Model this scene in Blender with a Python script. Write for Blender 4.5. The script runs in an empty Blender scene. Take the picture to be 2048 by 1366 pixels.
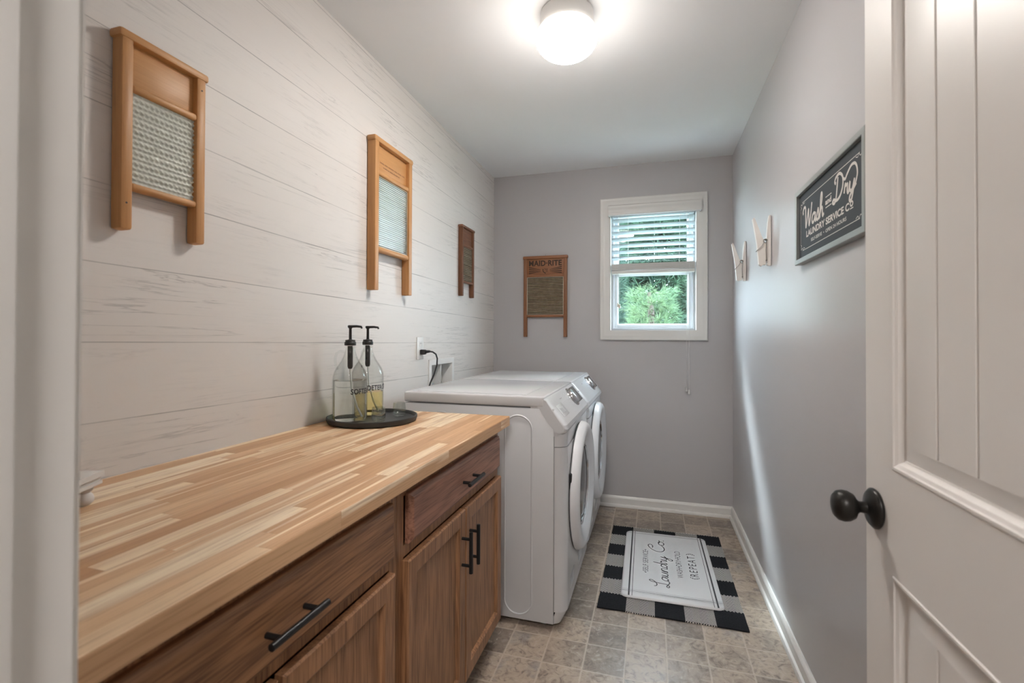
import bpy, bmesh, math, random
from mathutils import Vector, Matrix, Euler, noise as mnoise

random.seed(7)
SC = bpy.context.scene
COL = SC.collection
PI = math.pi

# ------------------------------------------------------------------ camera
FPX, YAW, PITCH, ROLL, CAMZ, PX, PY = 938.47, .2847, .0087, .0031, 1.2169, 1029.3, 663.1
F = Vector((-math.sin(YAW)*math.cos(PITCH), math.cos(YAW)*math.cos(PITCH), math.sin(PITCH)))
R = Vector((math.cos(YAW), math.sin(YAW), 0)); U = R.cross(F)
R2 = R*math.cos(ROLL)+U*math.sin(ROLL); U2 = R2.cross(F)
cam = bpy.data.cameras.new('camera'); co = bpy.data.objects.new('camera', cam); COL.objects.link(co)
M = Matrix((R2, U2, -F)).transposed().to_4x4(); M.translation = (0, 0, CAMZ); co.matrix_world = M
cam.sensor_fit = 'HORIZONTAL'; cam.sensor_width = 36; cam.lens = 36*FPX/2048
cam.shift_x = (1024-PX)/2048; cam.shift_y = (PY-683)/2048; cam.clip_start = .01
SC.camera = co
cam.dof.use_dof = True; cam.dof.focus_distance = 2.5; cam.dof.aperture_fstop = 5.0

# ------------------------------------------------------------------ colour, sky, lights
vs = SC.view_settings
vs.view_transform = 'Standard'; vs.look = 'None'; vs.gamma = 1; vs.use_curve_mapping = False; vs.exposure = 0.60
w = bpy.data.worlds.new('world'); SC.world = w; w.use_nodes = True
wn = w.node_tree; bg = wn.nodes['Background']
bg.inputs['Color'].default_value = (.76, .87, 1, 1); bg.inputs['Strength'].default_value = 21.0
LAMP_E = 84.0          # ceiling lamp glass emission
HALL_W = 28.0         # unseen fill light added at the hallway ceiling, watts
hl = bpy.data.lights.new('hall_fill', 'AREA'); hl.shape = 'DISK'; hl.size = .5; hl.energy = HALL_W; hl.color = (1, .955, .92)
ho = bpy.data.objects.new('hall_fill', hl); COL.objects.link(ho); ho.location = (.1, -.95, 2.40)

sl = bpy.data.lights.new('sun', 'SUN'); sl.energy = 8.0; sl.angle = math.radians(9); sl.color = (.86, .93, 1)
so = bpy.data.objects.new('sun', sl); COL.objects.link(so); so.location = (-3, 8, 6)
so.rotation_mode = 'QUATERNION'; so.rotation_quaternion = Vector((1, -1.7, -1.9)).to_track_quat('-Z', 'Y')

# ------------------------------------------------------------------ room numbers (metres)
XL, XR, YB, YF, H = -1.177, .5215, 3.4405, .2425, 2.44
CT, CB, CX = .895, .857, -.546      # counter top / underside / front edge

# ------------------------------------------------------------------ materials
class NT:
    def __init__(s, name):
        s.m = bpy.data.materials.new(name); s.m.use_nodes = True; s.t = s.m.node_tree
        s.b = s.t.nodes['Principled BSDF']; s.out = s.t.nodes['Material Output']
    def n(s, ty, props=None, **kw):
        x = s.t.nodes.new(ty)
        for k, v in (props or {}).items(): setattr(x, k, v)
        for k, v in kw.items():
            k = k.replace('_', ' ')
            s.set(x.inputs[int(k[1:])] if k[0] == 'i' and k[1:].isdigit() else x.inputs[k], v)
        return x
    def set(s, inp, v):
        if isinstance(v, bpy.types.Node): v = v.outputs[0]
        if isinstance(v, bpy.types.NodeSocket): s.t.links.new(v, inp)
        else:
            if isinstance(v, tuple) and len(v) == 3 and inp.type == 'RGBA': v = (*v, 1)
            inp.default_value = v
    def math(s, op, a, b=None, c=None, clamp=False):
        x = s.t.nodes.new('ShaderNodeMath'); x.operation = op; x.use_clamp = clamp
        s.set(x.inputs[0], a)
        if b is not None: s.set(x.inputs[1], b)
        if c is not None: s.set(x.inputs[2], c)
        return x.outputs[0]
    def mix(s, f, a, b, mode='MIX'):
        x = s.t.nodes.new('ShaderNodeMix'); x.data_type = 'RGBA'; x.blend_type = mode
        s.set(x.inputs[0], f); s.set(x.inputs[6], a); s.set(x.inputs[7], b)
        return x.outputs[2]
    def obj(s): return s.n('ShaderNodeTexCoord').outputs['Object']
    def xyz(s, v):
        x = s.n('ShaderNodeSeparateXYZ'); s.set(x.inputs[0], v); return x.outputs
    def comb(s, a, b, c):
        x = s.n('ShaderNodeCombineXYZ'); s.set(x.inputs[0], a); s.set(x.inputs[1], b); s.set(x.inputs[2], c); return x.outputs[0]
    def mapping(s, v, sc=(1, 1, 1), loc=(0, 0, 0)):
        x = s.n('ShaderNodeMapping'); s.set(x.inputs[0], v); x.inputs['Scale'].default_value = sc; x.inputs['Location'].default_value = loc
        return x.outputs[0]
    def noise(s, v, scale=5, detail=3, rough=.5, dist=0, out=0):
        x = s.n('ShaderNodeTexNoise'); s.set(x.inputs['Vector'], v)
        x.inputs['Scale'].default_value = scale; x.inputs['Detail'].default_value = detail
        x.inputs['Roughness'].default_value = rough; x.inputs['Distortion'].default_value = dist
        return x.outputs[out]
    def ramp(s, f, *stops):
        x = s.n('ShaderNodeValToRGB'); s.set(x.inputs[0], f); e = x.color_ramp.elements
        while len(e) < len(stops): e.new(.5)
        for i, (p, c) in enumerate(stops):
            e[i].position = p; e[i].color = (*c, 1) if isinstance(c, tuple) else (c, c, c, 1)
        return x.outputs[0]
    def wnoise(s, v):
        x = s.n('ShaderNodeTexWhiteNoise'); x.noise_dimensions = '3D'; s.set(x.inputs['Vector'], v); return x.outputs
    def bump(s, hgt, strength=.2, dist=.002):
        x = s.n('ShaderNodeBump'); s.set(x.inputs['Height'], hgt); x.inputs['Strength'].default_value = strength
        x.inputs['Distance'].default_value = dist; s.set(s.b.inputs['Normal'], x.outputs[0])
    def base(s, c, rough=.5, metal=0, spec=.5, coat=0):
        s.set(s.b.inputs['Base Color'], c); s.set(s.b.inputs['Roughness'], rough)
        s.b.inputs['Metallic'].default_value = metal; s.b.inputs['Specular IOR Level'].default_value = spec
        s.b.inputs['Coat Weight'].default_value = coat
        return s

def plain(name, c, rough=.5, metal=0, spec=.5, bump=0, bscale=200, coat=0, var=.04):
    t = NT(name)
    o = t.obj()
    nz = t.noise(o, 6, 2)
    col = t.mix(nz, tuple(x*(1-var) for x in c), tuple(min(1, x*(1+var)) for x in c))
    t.base(col, rough, metal, spec, coat)
    if bump: t.bump(t.noise(o, bscale, 2), bump, .001)
    return t.m

def wood(name, light, dark, axis=1, scale=1.0, rough=.45, contrast=.6, ring=9, pores=.5):
    """grain running along axis (0 x,1 y,2 z)"""
    t = NT(name)
    o = t.obj()
    oi = t.n('ShaderNodeObjectInfo').outputs['Random']
    off = t.math('MULTIPLY', oi, 13.7)
    x, y, z = t.xyz(o)
    sc = [14*scale]*3; sc[axis] = 1.1*scale
    v = t.comb(t.math('MULTIPLY_ADD', x, sc[0], off), t.math('MULTIPLY_ADD', y, sc[1], off), t.math('MULTIPLY_ADD', z, sc[2], off))
    n1 = t.noise(v, 1, 3, .55, .4)
    rings = t.math('FRACT', t.math('MULTIPLY', n1, ring))
    rings = t.math('ABSOLUTE', t.math('SUBTRACT', rings, .5))
    g1 = t.ramp(rings, (.02, 1.0), (.34, .35), (.5, 0.0))
    sc2 = [240*scale]*3; sc2[axis] = 9*scale
    n2 = t.noise(t.mapping(v, tuple(a/b for a, b in zip(sc2, sc))), 1, 2, .6)
    pr = t.ramp(n2, (.36, 0.0), (.56, 1.0))
    n3 = t.noise(t.mapping(v, (.25, .25, .25)), 1, 2)
    f = t.math('ADD', t.math('MULTIPLY', g1, contrast*.6), t.math('MULTIPLY', t.math('SUBTRACT', 1.0, pr), pores), clamp=True)
    c = t.mix(f, light, dark)
    c = t.mix(t.math('MULTIPLY', n3, .35), c, tuple(a*.72 for a in light))
    t.base(c, rough)
    t.bump(pr, .12, .0006)
    return t.m

MAT = {}
def wall_paint(name, c, rough):
    t = NT(name); o = t.obj()
    c2 = t.mix(t.noise(o, 2.2, 3), tuple(a*.97 for a in c), tuple(a*1.02 for a in c))
    t.base(c2, rough, spec=.5); t.bump(t.noise(o, 130, 3), .10, .0008); return t.m
MAT['wall_grey'] = wall_paint('wall_grey_paint', (.505, .488, .496), .42)
MAT['wall_satin'] = wall_paint('wall_satin_paint', (.505, .488, .496), .30)
MAT['ceil'] = wall_paint('ceiling_paint', (.87, .87, .875), .85)
MAT['hall'] = wall_paint('hall_paint', (.56, .55, .53), .6)
MAT['trim'] = plain('trim_white', (.76, .745, .72), .35, var=.015)
MAT['door'] = plain('door_white', (.80, .765, .735), .38, var=.015, bump=.05, bscale=90)
MAT['vinyl'] = plain('window_vinyl', (.66, .69, .73), .35, var=.01)
MAT['appl'] = plain('appliance_white', (.67, .68, .70), .22, var=.01, coat=.3)
MAT['appl_in'] = plain('appliance_ring', (.78, .79, .82), .25, var=.01)
MAT['sticker'] = plain('grey_sticker', (.45, .46, .48), .5)
MAT['gasket'] = plain('dark_gasket', (.02, .022, .025), .5)
MAT['chrome'] = plain('chrome', (.62, .62, .63), .15, 1.0, var=.02)
MAT['dglass'] = plain('dark_door_glass', (.035, .045, .055), .16, 0, .35)
MAT['grime'] = plain('display_grey', (.10, .105, .11), .2)
MAT['black'] = plain('matte_black_metal', (.012, .012, .013), .35, .3, .5)
MAT['bronze'] = plain('dark_bronze', (.028, .026, .024), .38, .6, .5)
MAT['blackpl'] = plain('black_plastic', (.015, .015, .016), .4)
MAT['tray'] = plain('black_tray', (.028, .029, .03), .5)
MAT['whitepl'] = plain('white_plastic', (.78, .77, .75), .4)
MAT['slot'] = plain('slot_dark', (.05, .05, .05), .6)
MAT['white_wood'] = plain('white_painted_wood', (.74, .71, .68), .55, var=.06)
MAT['pin'] = plain('whitewashed_wood', (.84, .80, .76), .6, var=.10)
MAT['steel'] = plain('spring_steel', (.35, .33, .31), .3, .9)
MAT['braid'] = plain('braided_hose', (.25, .26, .28), .4, .6, bump=.5, bscale=400)
MAT['galv'] = plain('galvanised_tin', (.44, .46, .45), .36, .55, var=.18, bump=.1, bscale=40)
MAT['slate'] = plain('slate_board', (.036, .044, .052), .60, var=.10)
MAT['letter_w'] = plain('cream_lettering', (.62, .58, .54), .55)
MAT['letter_k'] = plain('ink_black', (.02, .02, .024), .5)
MAT['letter_g'] = plain('ink_grey', (.16, .16, .18), .5)
MAT['ink_brown'] = plain('ink_brown', (.045, .022, .012), .6)
MAT['mat'] = plain('white_mat', (.66, .66, .67), .4, var=.02)
MAT['tass'] = plain('cream_tassel', (.80, .74, .62), .5)
MAT['wb_honey'] = wood('honey_pine', (.60, .305, .115), (.34, .145, .045), 2, 1.0, .45, .45, 5, .2)
MAT['wb_honey_h'] = wood('honey_pine_board', (.60, .31, .12), (.40, .18, .06), 1, 1.0, .45, .35, 4, .2)
MAT['wb_dark'] = wood('worn_walnut', (.21, .085, .038), (.07, .028, .014), 2, 1.3, .55, .7, 6, .4)
MAT['wb_dark_h'] = wood('worn_walnut_board', (.24, .10, .05), (.09, .035, .018), 1, 1.3, .55, .7, 6, .4)
MAT['wb_red'] = wood('red_brown_pine', (.30, .125, .055), (.13, .05, .02), 2, 1.2, .5, .6, 5, .3)
MAT['wb_red_h'] = wood('red_brown_board', (.34, .145, .065), (.20, .08, .035), 0, 1.2, .5, .5, 5, .3)
MAT['oak_v'] = wood('oak_vertical', (.40, .205, .100), (.135, .056, .024), 2, .9, .42, .85, 8, .60)
MAT['oak_h'] = wood('oak_horizontal', (.38, .190, .088), (.125, .050, .021), 1, .9, .42, .85, 8, .60)
MAT['oak_red'] = wood('oak_reddish', (.41, .200, .130), (.150, .060, .036), 1, .9, .42, .85, 8, .55)
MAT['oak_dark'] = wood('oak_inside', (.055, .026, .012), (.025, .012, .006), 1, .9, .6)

def m_plank():
    t = NT('whitewashed_plank_paper'); o = t.obj(); x, y, z = t.xyz(o)
    zz = t.math('ADD', t.math('MULTIPLY_ADD', y, .015, z), t.math('MULTIPLY', t.math('SUBTRACT', t.noise(o, 1.3, 2), .5), .006))
    q = t.math('DIVIDE', t.math('SUBTRACT', zz, 1.2105+.177*-8), .177)
    row = t.math('FLOOR', q); fr = t.math('FRACT', q)
    d = t.math('MINIMUM', fr, t.math('SUBTRACT', 1.0, fr))            # 0 at the line
    rv = t.comb(t.math('MULTIPLY', row, 3.71), t.math('ADD', y, t.math('MULTIPLY', row, 7.3)), z)
    brk = t.ramp(t.noise(t.mapping(rv, (1, 3.5, .1)), 1, 3, .6), (.36, .12), (.66, 1.0))
    line = t.math('MULTIPLY', t.ramp(d, (.003, 1.0), (.011, 0.0)), brk)
    gv = t.mapping(rv, (1, 1.0, 24))
    g = t.noise(gv, 1, 5, .62, .8)
    hair = t.math('MULTIPLY', t.ramp(t.math('ABSOLUTE', t.math('SUBTRACT', g, .5)), (0.0, 1.0), (.018, 0.0)),
                  t.ramp(t.noise(t.mapping(rv, (1, 2.2, 5), (3, 5, 1)), 1, 2), (.47, 0.0), (.64, 1.0)))
    fine = t.noise(t.mapping(rv, (1, 7, 150)), 1, 4, .65)
    patch = t.noise(t.mapping(rv, (1, 2.5, 9), (9, 2, 4)), 1, 3, .6)
    wipe = t.math('MULTIPLY', t.ramp(fine, (.50, 0.0), (.72, 1.0)), t.ramp(patch, (.42, 0.0), (.68, 1.0)))
    knots = t.math('MULTIPLY', t.ramp(t.noise(t.mapping(rv, (1, 9, 30), (2, 2, 2)), 1, 4, .7), (.66, 0.0), (.78, 1.0)), .55)
    c = t.mix(t.noise(t.mapping(rv, (1, .8, 6)), 1, 2), (.700, .655, .620), (.755, .715, .685))
    c = t.mix(t.math('MULTIPLY', wipe, .38), c, (.47, .445, .43))
    c = t.mix(t.math('MULTIPLY', hair, .45), c, (.27, .25, .24))
    c = t.mix(t.math('MULTIPLY', knots, .6), c, (.34, .32, .31))
    c = t.mix(t.math('MULTIPLY', line, .85), c, (.13, .12, .115))
    t.base(c, .55); t.bump(t.math('SUBTRACT', 1.0, line), .2, .001)
    return t.m
MAT['plank'] = m_plank()

def m_floor():
    t = NT('stone_tile_vinyl'); o = t.obj(); x, y, z = t.xyz(o)
    qx = t.math('DIVIDE', t.math('ADD', x, .545+.1498*40), .1498); qy = t.math('DIVIDE', t.math('ADD', y, -1.721+.1515*40), .1515)
    ix = t.math('FLOOR', qx); iy = t.math('FLOOR', qy); fx = t.math('FRACT', qx); fy = t.math('FRACT', qy)
    dx = t.math('MINIMUM', fx, t.math('SUBTRACT', 1.0, fx)); dy = t.math('MINIMUM', fy, t.math('SUBTRACT', 1.0, fy))
    d = t.math('MINIMUM', dx, dy)
    wob = t.math('MULTIPLY', t.noise(o, 60, 2), .012)
    gr = t.ramp(t.math('SUBTRACT', d, wob), (.010, 1.0), (.022, 0.0))
    wn_ = t.wnoise(t.comb(ix, iy, 0.0))
    tv = t.comb(t.math('MULTIPLY_ADD', ix, 5.3, x), t.math('MULTIPLY_ADD', iy, 7.9, y), t.math('MULTIPLY', wn_[0], 9))
    n1 = t.noise(tv, 9, 5, .62, .9); n2 = t.noise(tv, 28, 5, .65, 1.6)
    tone = t.math('ADD', t.math('MULTIPLY', n1, .75), t.math('MULTIPLY', wn_[0], .45))
    c = t.ramp(tone, (.30, (.19, .155, .13)), (.48, (.29, .236, .19)), (.62, (.38, .305, .24)), (.78, (.44, .36, .285)), (.92, (.28, .255, .24)))
    c = t.mix(t.ramp(n2, (.32, .85), (.50, 0.0)), c, (.145, .115, .095))
    c = t.mix(t.ramp(n2, (.56, 0.0), (.70, .7)), c, (.52, .45, .39))
    c = t.mix(t.math('MULTIPLY', gr, .62), c, (.54, .46, .385))
    t.base(c, t.math('MULTIPLY_ADD', n2, .18, .25), spec=.5)
    t.bump(t.math('SUBTRACT', t.math('MULTIPLY', n2, .4), gr), .25, .0012)
    return t.m
MAT['floor'] = m_floor()

def m_butcher():
    t = NT('butcher_block'); o = t.obj(); x, y, z = t.xyz(o)   # local: x from front edge, y along
    q = t.math('DIVIDE', t.math('ADD', x, 10.0175), .0335)
    ix = t.math('FLOOR', q); fx = t.math('FRACT', q)
    r1 = t.wnoise(t.comb(ix, 1.3, 4.1))
    L = t.math('MULTIPLY_ADD', r1[0], .30, .30)
    qy = t.math('DIVIDE', t.math('ADD', t.math('ADD', y, 8.0), t.math('MULTIPLY', t.wnoise(t.comb(ix, 7.7, 2.2))[0], 2.0)), L)
    iy = t.math('FLOOR', qy); fy = t.math('FRACT', qy)
    r2 = t.wnoise(t.comb(ix, iy, .5)); ra = r2[0]; rb = t.wnoise(t.comb(iy, ix, 3.5))[0]
    tv = t.comb(t.math('MULTIPLY_ADD', rb, 17, x), t.math('MULTIPLY_ADD', ra, 31, y), z)
    g = t.noise(t.mapping(tv, (55, 2.6, 55)), 1, 4, .6, .7)
    gf = t.noise(t.mapping(tv, (330, 8, 330)), 1, 2, .6)
    c = t.ramp(ra, (.0, (.50, .265, .125)), (.25, (.60, .355, .185)), (.48, (.68, .43, .245)), (.62, (.74, .51, .31)), (.74, (.86, .68, .46)), (1.0, (.92, .77, .57)))
    sap = t.ramp(t.noise(t.mapping(tv, (26, .9, 26), (4, 4, 4)), 1, 2, .5, .3), (.55, 0.0), (.60, 1.0))
    c = t.mix(t.math('MULTIPLY', sap, t.math('GREATER_THAN', rb, .30)), c, (.92, .76, .55))
    c = t.mix(t.ramp(g, (.30, .6), (.50, 0.0)), c, (.50, .28, .14))
    c = t.mix(t.ramp(gf, (.35, .35), (.5, 0.0)), c, (.34, .17, .08))
    kn = t.ramp(t.noise(t.mapping(tv, (22, 7, 22), (1, 9, 3)), 1, 2, .5), (.77, 0.0), (.84, .8))
    c = t.mix(kn, c, (.16, .08, .045))
    dj = t.math('MINIMUM', t.math('MULTIPLY', t.math('MINIMUM', fx, t.math('SUBTRACT', 1.0, fx)), .0335), t.math('MULTIPLY', t.math('MINIMUM', fy, t.math('SUBTRACT', 1.0, fy)), L))
    c = t.mix(t.ramp(t.math('MULTIPLY', dj, 1000.0), (.0, .35), (.6, 0.0)), c, (.25, .12, .06))
    t.base(c, .42, spec=.4)
    return t.m
MAT['butcher'] = m_butcher()

def m_rug():
    t = NT('buffalo_check_weave'); o = t.obj(); x, y, z = t.xyz(o)
    fx = t.math('DIVIDE', t.math('ADD', x, .311), .1244); 
    tooth = t.math('MULTIPLY', t.math('ABSOLUTE', t.math('SUBTRACT', t.math('FRACT', t.math('MULTIPLY', x, 70)), .5)), .14)
    fy = t.math('ADD', t.math('DIVIDE', t.math('ADD', y, .471), .1346), tooth)
    px = t.math('MODULO', t.math('FLOOR', fx), 2.0); py = t.math('MODULO', t.math('FLOOR', fy), 2.0)
    s = t.math('ADD', px, py)     # 0 black, 1 mixed, 2 white
    v = t.math('ABSOLUTE', t.math('SUBTRACT', t.math('FRACT', t.math('MULTIPLY', x, 16)), .5))
    chev = t.math('FRACT', t.math('ADD', t.math('MULTIPLY', y, 105), t.math('MULTIPLY', v, 6.4)))
    mixd = t.mix(t.ramp(chev, (.38, 0.0), (.5, 1.0)), (.030, .034, .042), (.58, .56, .53))
    blk = t.mix(t.noise(o, 240, 2), (.010, .011, .013), (.030, .031, .035))
    c = t.mix(t.math('GREATER_THAN', s, .5), blk, mixd)
    c = t.mix(t.math('GREATER_THAN', s, 1.5), c, (.60, .58, .55))
    t.base(c, .95, spec=.1)
    wv = t.math('MULTIPLY', t.math('SINE', t.math('MULTIPLY', x, 1500)), t.math('SINE', t.math('MULTIPLY', y, 1500)))
    t.bump(t.math('ADD', wv, t.math('MULTIPLY', chev, .8)), .5, .0015)
    return t.m
MAT['rug'] = m_rug()

def m_wbmetal(name, c1, c2, metal, z0, pitch):      # shade painted into the valleys so the ribs stand out
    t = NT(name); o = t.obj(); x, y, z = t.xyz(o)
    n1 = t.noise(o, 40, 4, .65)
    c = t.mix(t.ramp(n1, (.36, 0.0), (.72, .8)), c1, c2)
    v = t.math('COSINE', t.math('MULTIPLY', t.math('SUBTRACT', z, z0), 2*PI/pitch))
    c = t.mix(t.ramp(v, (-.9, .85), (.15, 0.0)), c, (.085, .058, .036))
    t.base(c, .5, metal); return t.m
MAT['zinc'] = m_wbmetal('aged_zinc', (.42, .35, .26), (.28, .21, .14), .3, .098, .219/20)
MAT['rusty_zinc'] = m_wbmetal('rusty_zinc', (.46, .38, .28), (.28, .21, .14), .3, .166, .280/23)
MAT['tinrim'] = plain('tin_rim', (.52, .47, .38), .45, .3)

def m_glass(name, tint, rough=0.0, ior=1.45):
    t = NT(name); t.base(tint, rough); t.b.inputs['Transmission Weight'].default_value = 1; t.b.inputs['IOR'].default_value = ior; return t.m
def m_pane(name, tint, refl=.04):
    t = NT(name); t.t.nodes.remove(t.b)
    tr = t.n('ShaderNodeBsdfTransparent'); tr.inputs[0].default_value = (*tint, 1)
    gl = t.n('ShaderNodeBsdfGlossy'); gl.inputs['Roughness'].default_value = .02
    lw = t.n('ShaderNodeLayerWeight'); fc = t.math('POWER', lw.outputs['Facing'], 4.0)
    mx = t.n('ShaderNodeMixShader'); t.set(mx.inputs[0], t.math('MULTIPLY_ADD', fc, .55, refl)); t.set(mx.inputs[1], tr.outputs[0]); t.set(mx.inputs[2], gl.outputs[0])
    t.set(t.out.inputs[0], mx.outputs[0]); return t.m
MAT['bottle'] = m_pane('clear_bottle_glass', (.975, .985, .98))
MAT['tumbler'] = m_pane('thick_tumbler_glass', (.95, .97, .955), .12)
MAT['pane'] = m_pane('window_pane_glass', (.92, .97, .96))
MAT['liq1'] = m_glass('pale_softener_liquid', (.985, .985, .95), 0, 1.18)
MAT['liq2'] = m_glass('yellow_detergent_liquid', (.99, .85, .42), 0.05, 1.10)
MAT['dip'] = plain('dip_tube', (.72, .76, .74), .4)
def m_wbglass(name, c, beads):
    t = NT(name); o = t.obj()
    t.base(t.mix(t.noise(o, 30, 3), tuple(a*.9 for a in c), c), .10, 0, .7); t.b.inputs['Transmission Weight'].default_value = .12
    t.b.inputs['IOR'].default_value = 1.45; t.b.inputs['Roughness'].default_value = .16
    return t.m
MAT['glass_w'] = m_wbglass('ribbed_washboard_glass', (.66, .68, .60), 1)
MAT['glass_fine'] = m_wbglass('finely_ribbed_glass', (.40, .43, .40), 1)
def m_emit(name, c, e):
    t = NT(name); t.base((.9, .9, .88), .3); t.b.inputs['Emission Color'].default_value = (*c, 1); t.b.inputs['Emission Strength'].default_value = e; return t.m
def m_lamp():        # opal glass lit by the bulb hanging low inside it: dimmer up at the collar
    t = NT('lit_opal_glass'); t.base((.9, .9, .88), .3); x, y, z = t.xyz(t.obj())
    t.b.inputs['Emission Color'].default_value = (1, .95, .895, 1)
    f = t.math('MULTIPLY_ADD', z, -1/.072, -.098/.072+.11, clamp=True)   # z local: 0 at ceiling
    t.set(t.b.inputs['Emission Strength'], t.math('MULTIPLY_ADD', f, LAMP_E, 5.5)); return t.m
MAT['lampglass'] = m_lamp()
def m_slat():
    t = NT('blind_slat'); t.base((.44, .48, .50), .5)
    tl = t.n('ShaderNodeBsdfTranslucent'); tl.inputs[0].default_value = (.82, .90, .92, 1)
    mx = t.n('ShaderNodeMixShader'); mx.inputs[0].default_value = .16
    t.set(mx.inputs[1], t.b.outputs[0]); t.set(mx.inputs[2], tl.outputs[0]); t.set(t.out.inputs[0], mx.outputs[0]); return t.m
MAT['slat'] = m_slat()
def m_leaf(name, a, b):
    t = NT(name); o = t.obj(); c = t.mix(t.ramp(t.noise(o, 2.2, 3), (.35, 0.0), (.65, 1.0)), a, b)
    t.base(c, .6); tl = t.n('ShaderNodeBsdfTranslucent'); t.set(tl.inputs[0], c)
    mx = t.n('ShaderNodeMixShader'); mx.inputs[0].default_value = .4
    t.set(mx.inputs[1], t.b.outputs[0]); t.set(mx.inputs[2], tl.outputs[0]); t.set(t.out.inputs[0], mx.outputs[0]); return t.m
MAT['leafA'] = m_leaf('pine_green', (.026, .062, .042), (.055, .105, .062))
MAT['leafB'] = m_leaf('lime_green', (.040, .088, .042), (.080, .128, .058))
MAT['leafC'] = m_leaf('deep_green', (.018, .044, .034), (.034, .070, .048))
MAT['bark'] = wood('pine_bark', (.05, .035, .026), (.02, .014, .01), 2, .6, .9)
MAT['grass'] = plain('outdoor_grass', (.17, .19, .12), .9, var=.3)

# ------------------------------------------------------------------ mesh helpers
class MB:
    def __init__(s): s.bm = bmesh.new()
    def _xf(s, vs, m):
        if m is not None: bmesh.ops.transform(s.bm, matrix=m, verts=vs)
    def box(s, x0, x1, y0, y1, z0, z1, bev=0, seg=2, m=None):
        r = bmesh.ops.create_cube(s.bm, size=1); vs = r['verts']
        for v in vs: v.co = Vector(((x0+x1)/2+v.co.x*(x1-x0), (y0+y1)/2+v.co.y*(y1-y0), (z0+z1)/2+v.co.z*(z1-z0)))
        if bev:
            es = list({e for v in vs for e in v.link_edges})
            r = bmesh.ops.bevel(s.bm, geom=es, offset=bev, segments=seg, affect='EDGES', profile=.5)
            vs = list({v for f in r['faces'] for v in f.verts} | {v for v in vs if v.is_valid})
        s._xf(vs, m); return s
    def lathe(s, prof, c=(0, 0, 0), axis='z', seg=32, m=None, caps=True):
        """prof list of (r, h)"""
        rings = []
        for r, h in prof:
            if r < 1e-6: rings.append([s.bm.verts.new((0, 0, h))])
            else: rings.append([s.bm.verts.new((r*math.cos(2*PI*i/seg), r*math.sin(2*PI*i/seg), h)) for i in range(seg)])
        for a, b in zip(rings, rings[1:]):
            if len(a) == 1 and len(b) == 1: continue
            for i in range(seg):
                j = (i+1) % seg
                if len(a) == 1: s.bm.faces.new((a[0], b[j], b[i]))
                elif len(b) == 1: s.bm.faces.new((a[i], a[j], b[0]))
                else: s.bm.faces.new((a[i], a[j], b[j], b[i]))
        if caps:
            if len(rings[0]) > 1: s.bm.faces.new(list(reversed(rings[0])))
            if len(rings[-1]) > 1: s.bm.faces.new(rings[-1])
        vs = [v for r in rings for v in r]
        rot = {'z': Matrix.Identity(4), 'x': Matrix.Rotation(PI/2, 4, 'Y'), 'y': Matrix.Rotation(-PI/2, 4, 'X')}[axis]
        mm = Matrix.Translation(c) @ rot
        bmesh.ops.transform(s.bm, matrix=(m @ mm if m is not None else mm), verts=vs)
        return s
    def tube(s, pts, r, seg=8, m=None, closed=False):
        pts = [Vector(p) for p in pts]; n = len(pts); rings = []
        rr = r if isinstance(r, (list, tuple)) else [r]*n
        up = None
        for i, p in enumerate(pts):
            a = pts[i-1] if (i > 0 or closed) else p; b = pts[(i+1) % n] if (i < n-1 or closed) else p
            t = (b-a).normalized()
            if up is None: up = Vector((0, 0, 1)) if abs(t.z) < .9 else Vector((1, 0, 0))
            sx = t.cross(up)
            if sx.length < 1e-4: sx = t.cross(Vector((1, .2, .1)))
            sx.normalize(); sy = sx.cross(t); up = sy
            rings.append([s.bm.verts.new(p+sx*math.cos(2*PI*k/seg)*rr[i]+sy*math.sin(2*PI*k/seg)*rr[i]) for k in range(seg)])
        pr = list(zip(rings, rings[1:])) + ([(rings[-1], rings[0])] if closed else [])
        for a, b in pr:
            for k in range(seg): s.bm.faces.new((a[k], a[(k+1) % seg], b[(k+1) % seg], b[k]))
        if not closed: s.bm.faces.new(list(reversed(rings[0]))); s.bm.faces.new(rings[-1])
        s._xf([v for q in rings for v in q], m); return s
    def prism(s, prof, y0, y1, axis='y', m=None):
        """closed polygon prof [(a,b)] extruded: axis y -> (a=x,b=z); axis x -> (a=y,b=z); axis z -> (a=x,b=y)"""
        f = {'y': lambda a, b, t: (a, t, b), 'x': lambda a, b, t: (t, a, b), 'z': lambda a, b, t: (a, b, t)}[axis]
        A = [s.bm.verts.new(f(a, b, y0)) for a, b in prof]; B = [s.bm.verts.new(f(a, b, y1)) for a, b in prof]
        n = len(prof)
        for i in range(n): s.bm.faces.new((A[i], A[(i+1) % n], B[(i+1) % n], B[i]))
        s.bm.faces.new(list(reversed(A))); s.bm.faces.new(B)
        s._xf(A+B, m); return s
    def frame(s, a0, a1, b0, b1, prof, to3):
        """rect ring loft: prof [(inset, depth)], to3(a,b,d)->xyz; returns inner rect verts"""
        rings = []
        for ins, d in prof:
            rings.append([s.bm.verts.new(to3(*p, d)) for p in ((a0+ins, b0+ins), (a1-ins, b0+ins), (a1-ins, b1-ins), (a0+ins, b1-ins))])
        for A, B in zip(rings, rings[1:]):
            for i in range(4): s.bm.faces.new((A[i], A[(i+1) % 4], B[(i+1) % 4], B[i]))
        return rings
    def quad(s, *ps): s.bm.faces.new([s.bm.verts.new(p) for p in ps]); return s

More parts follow.
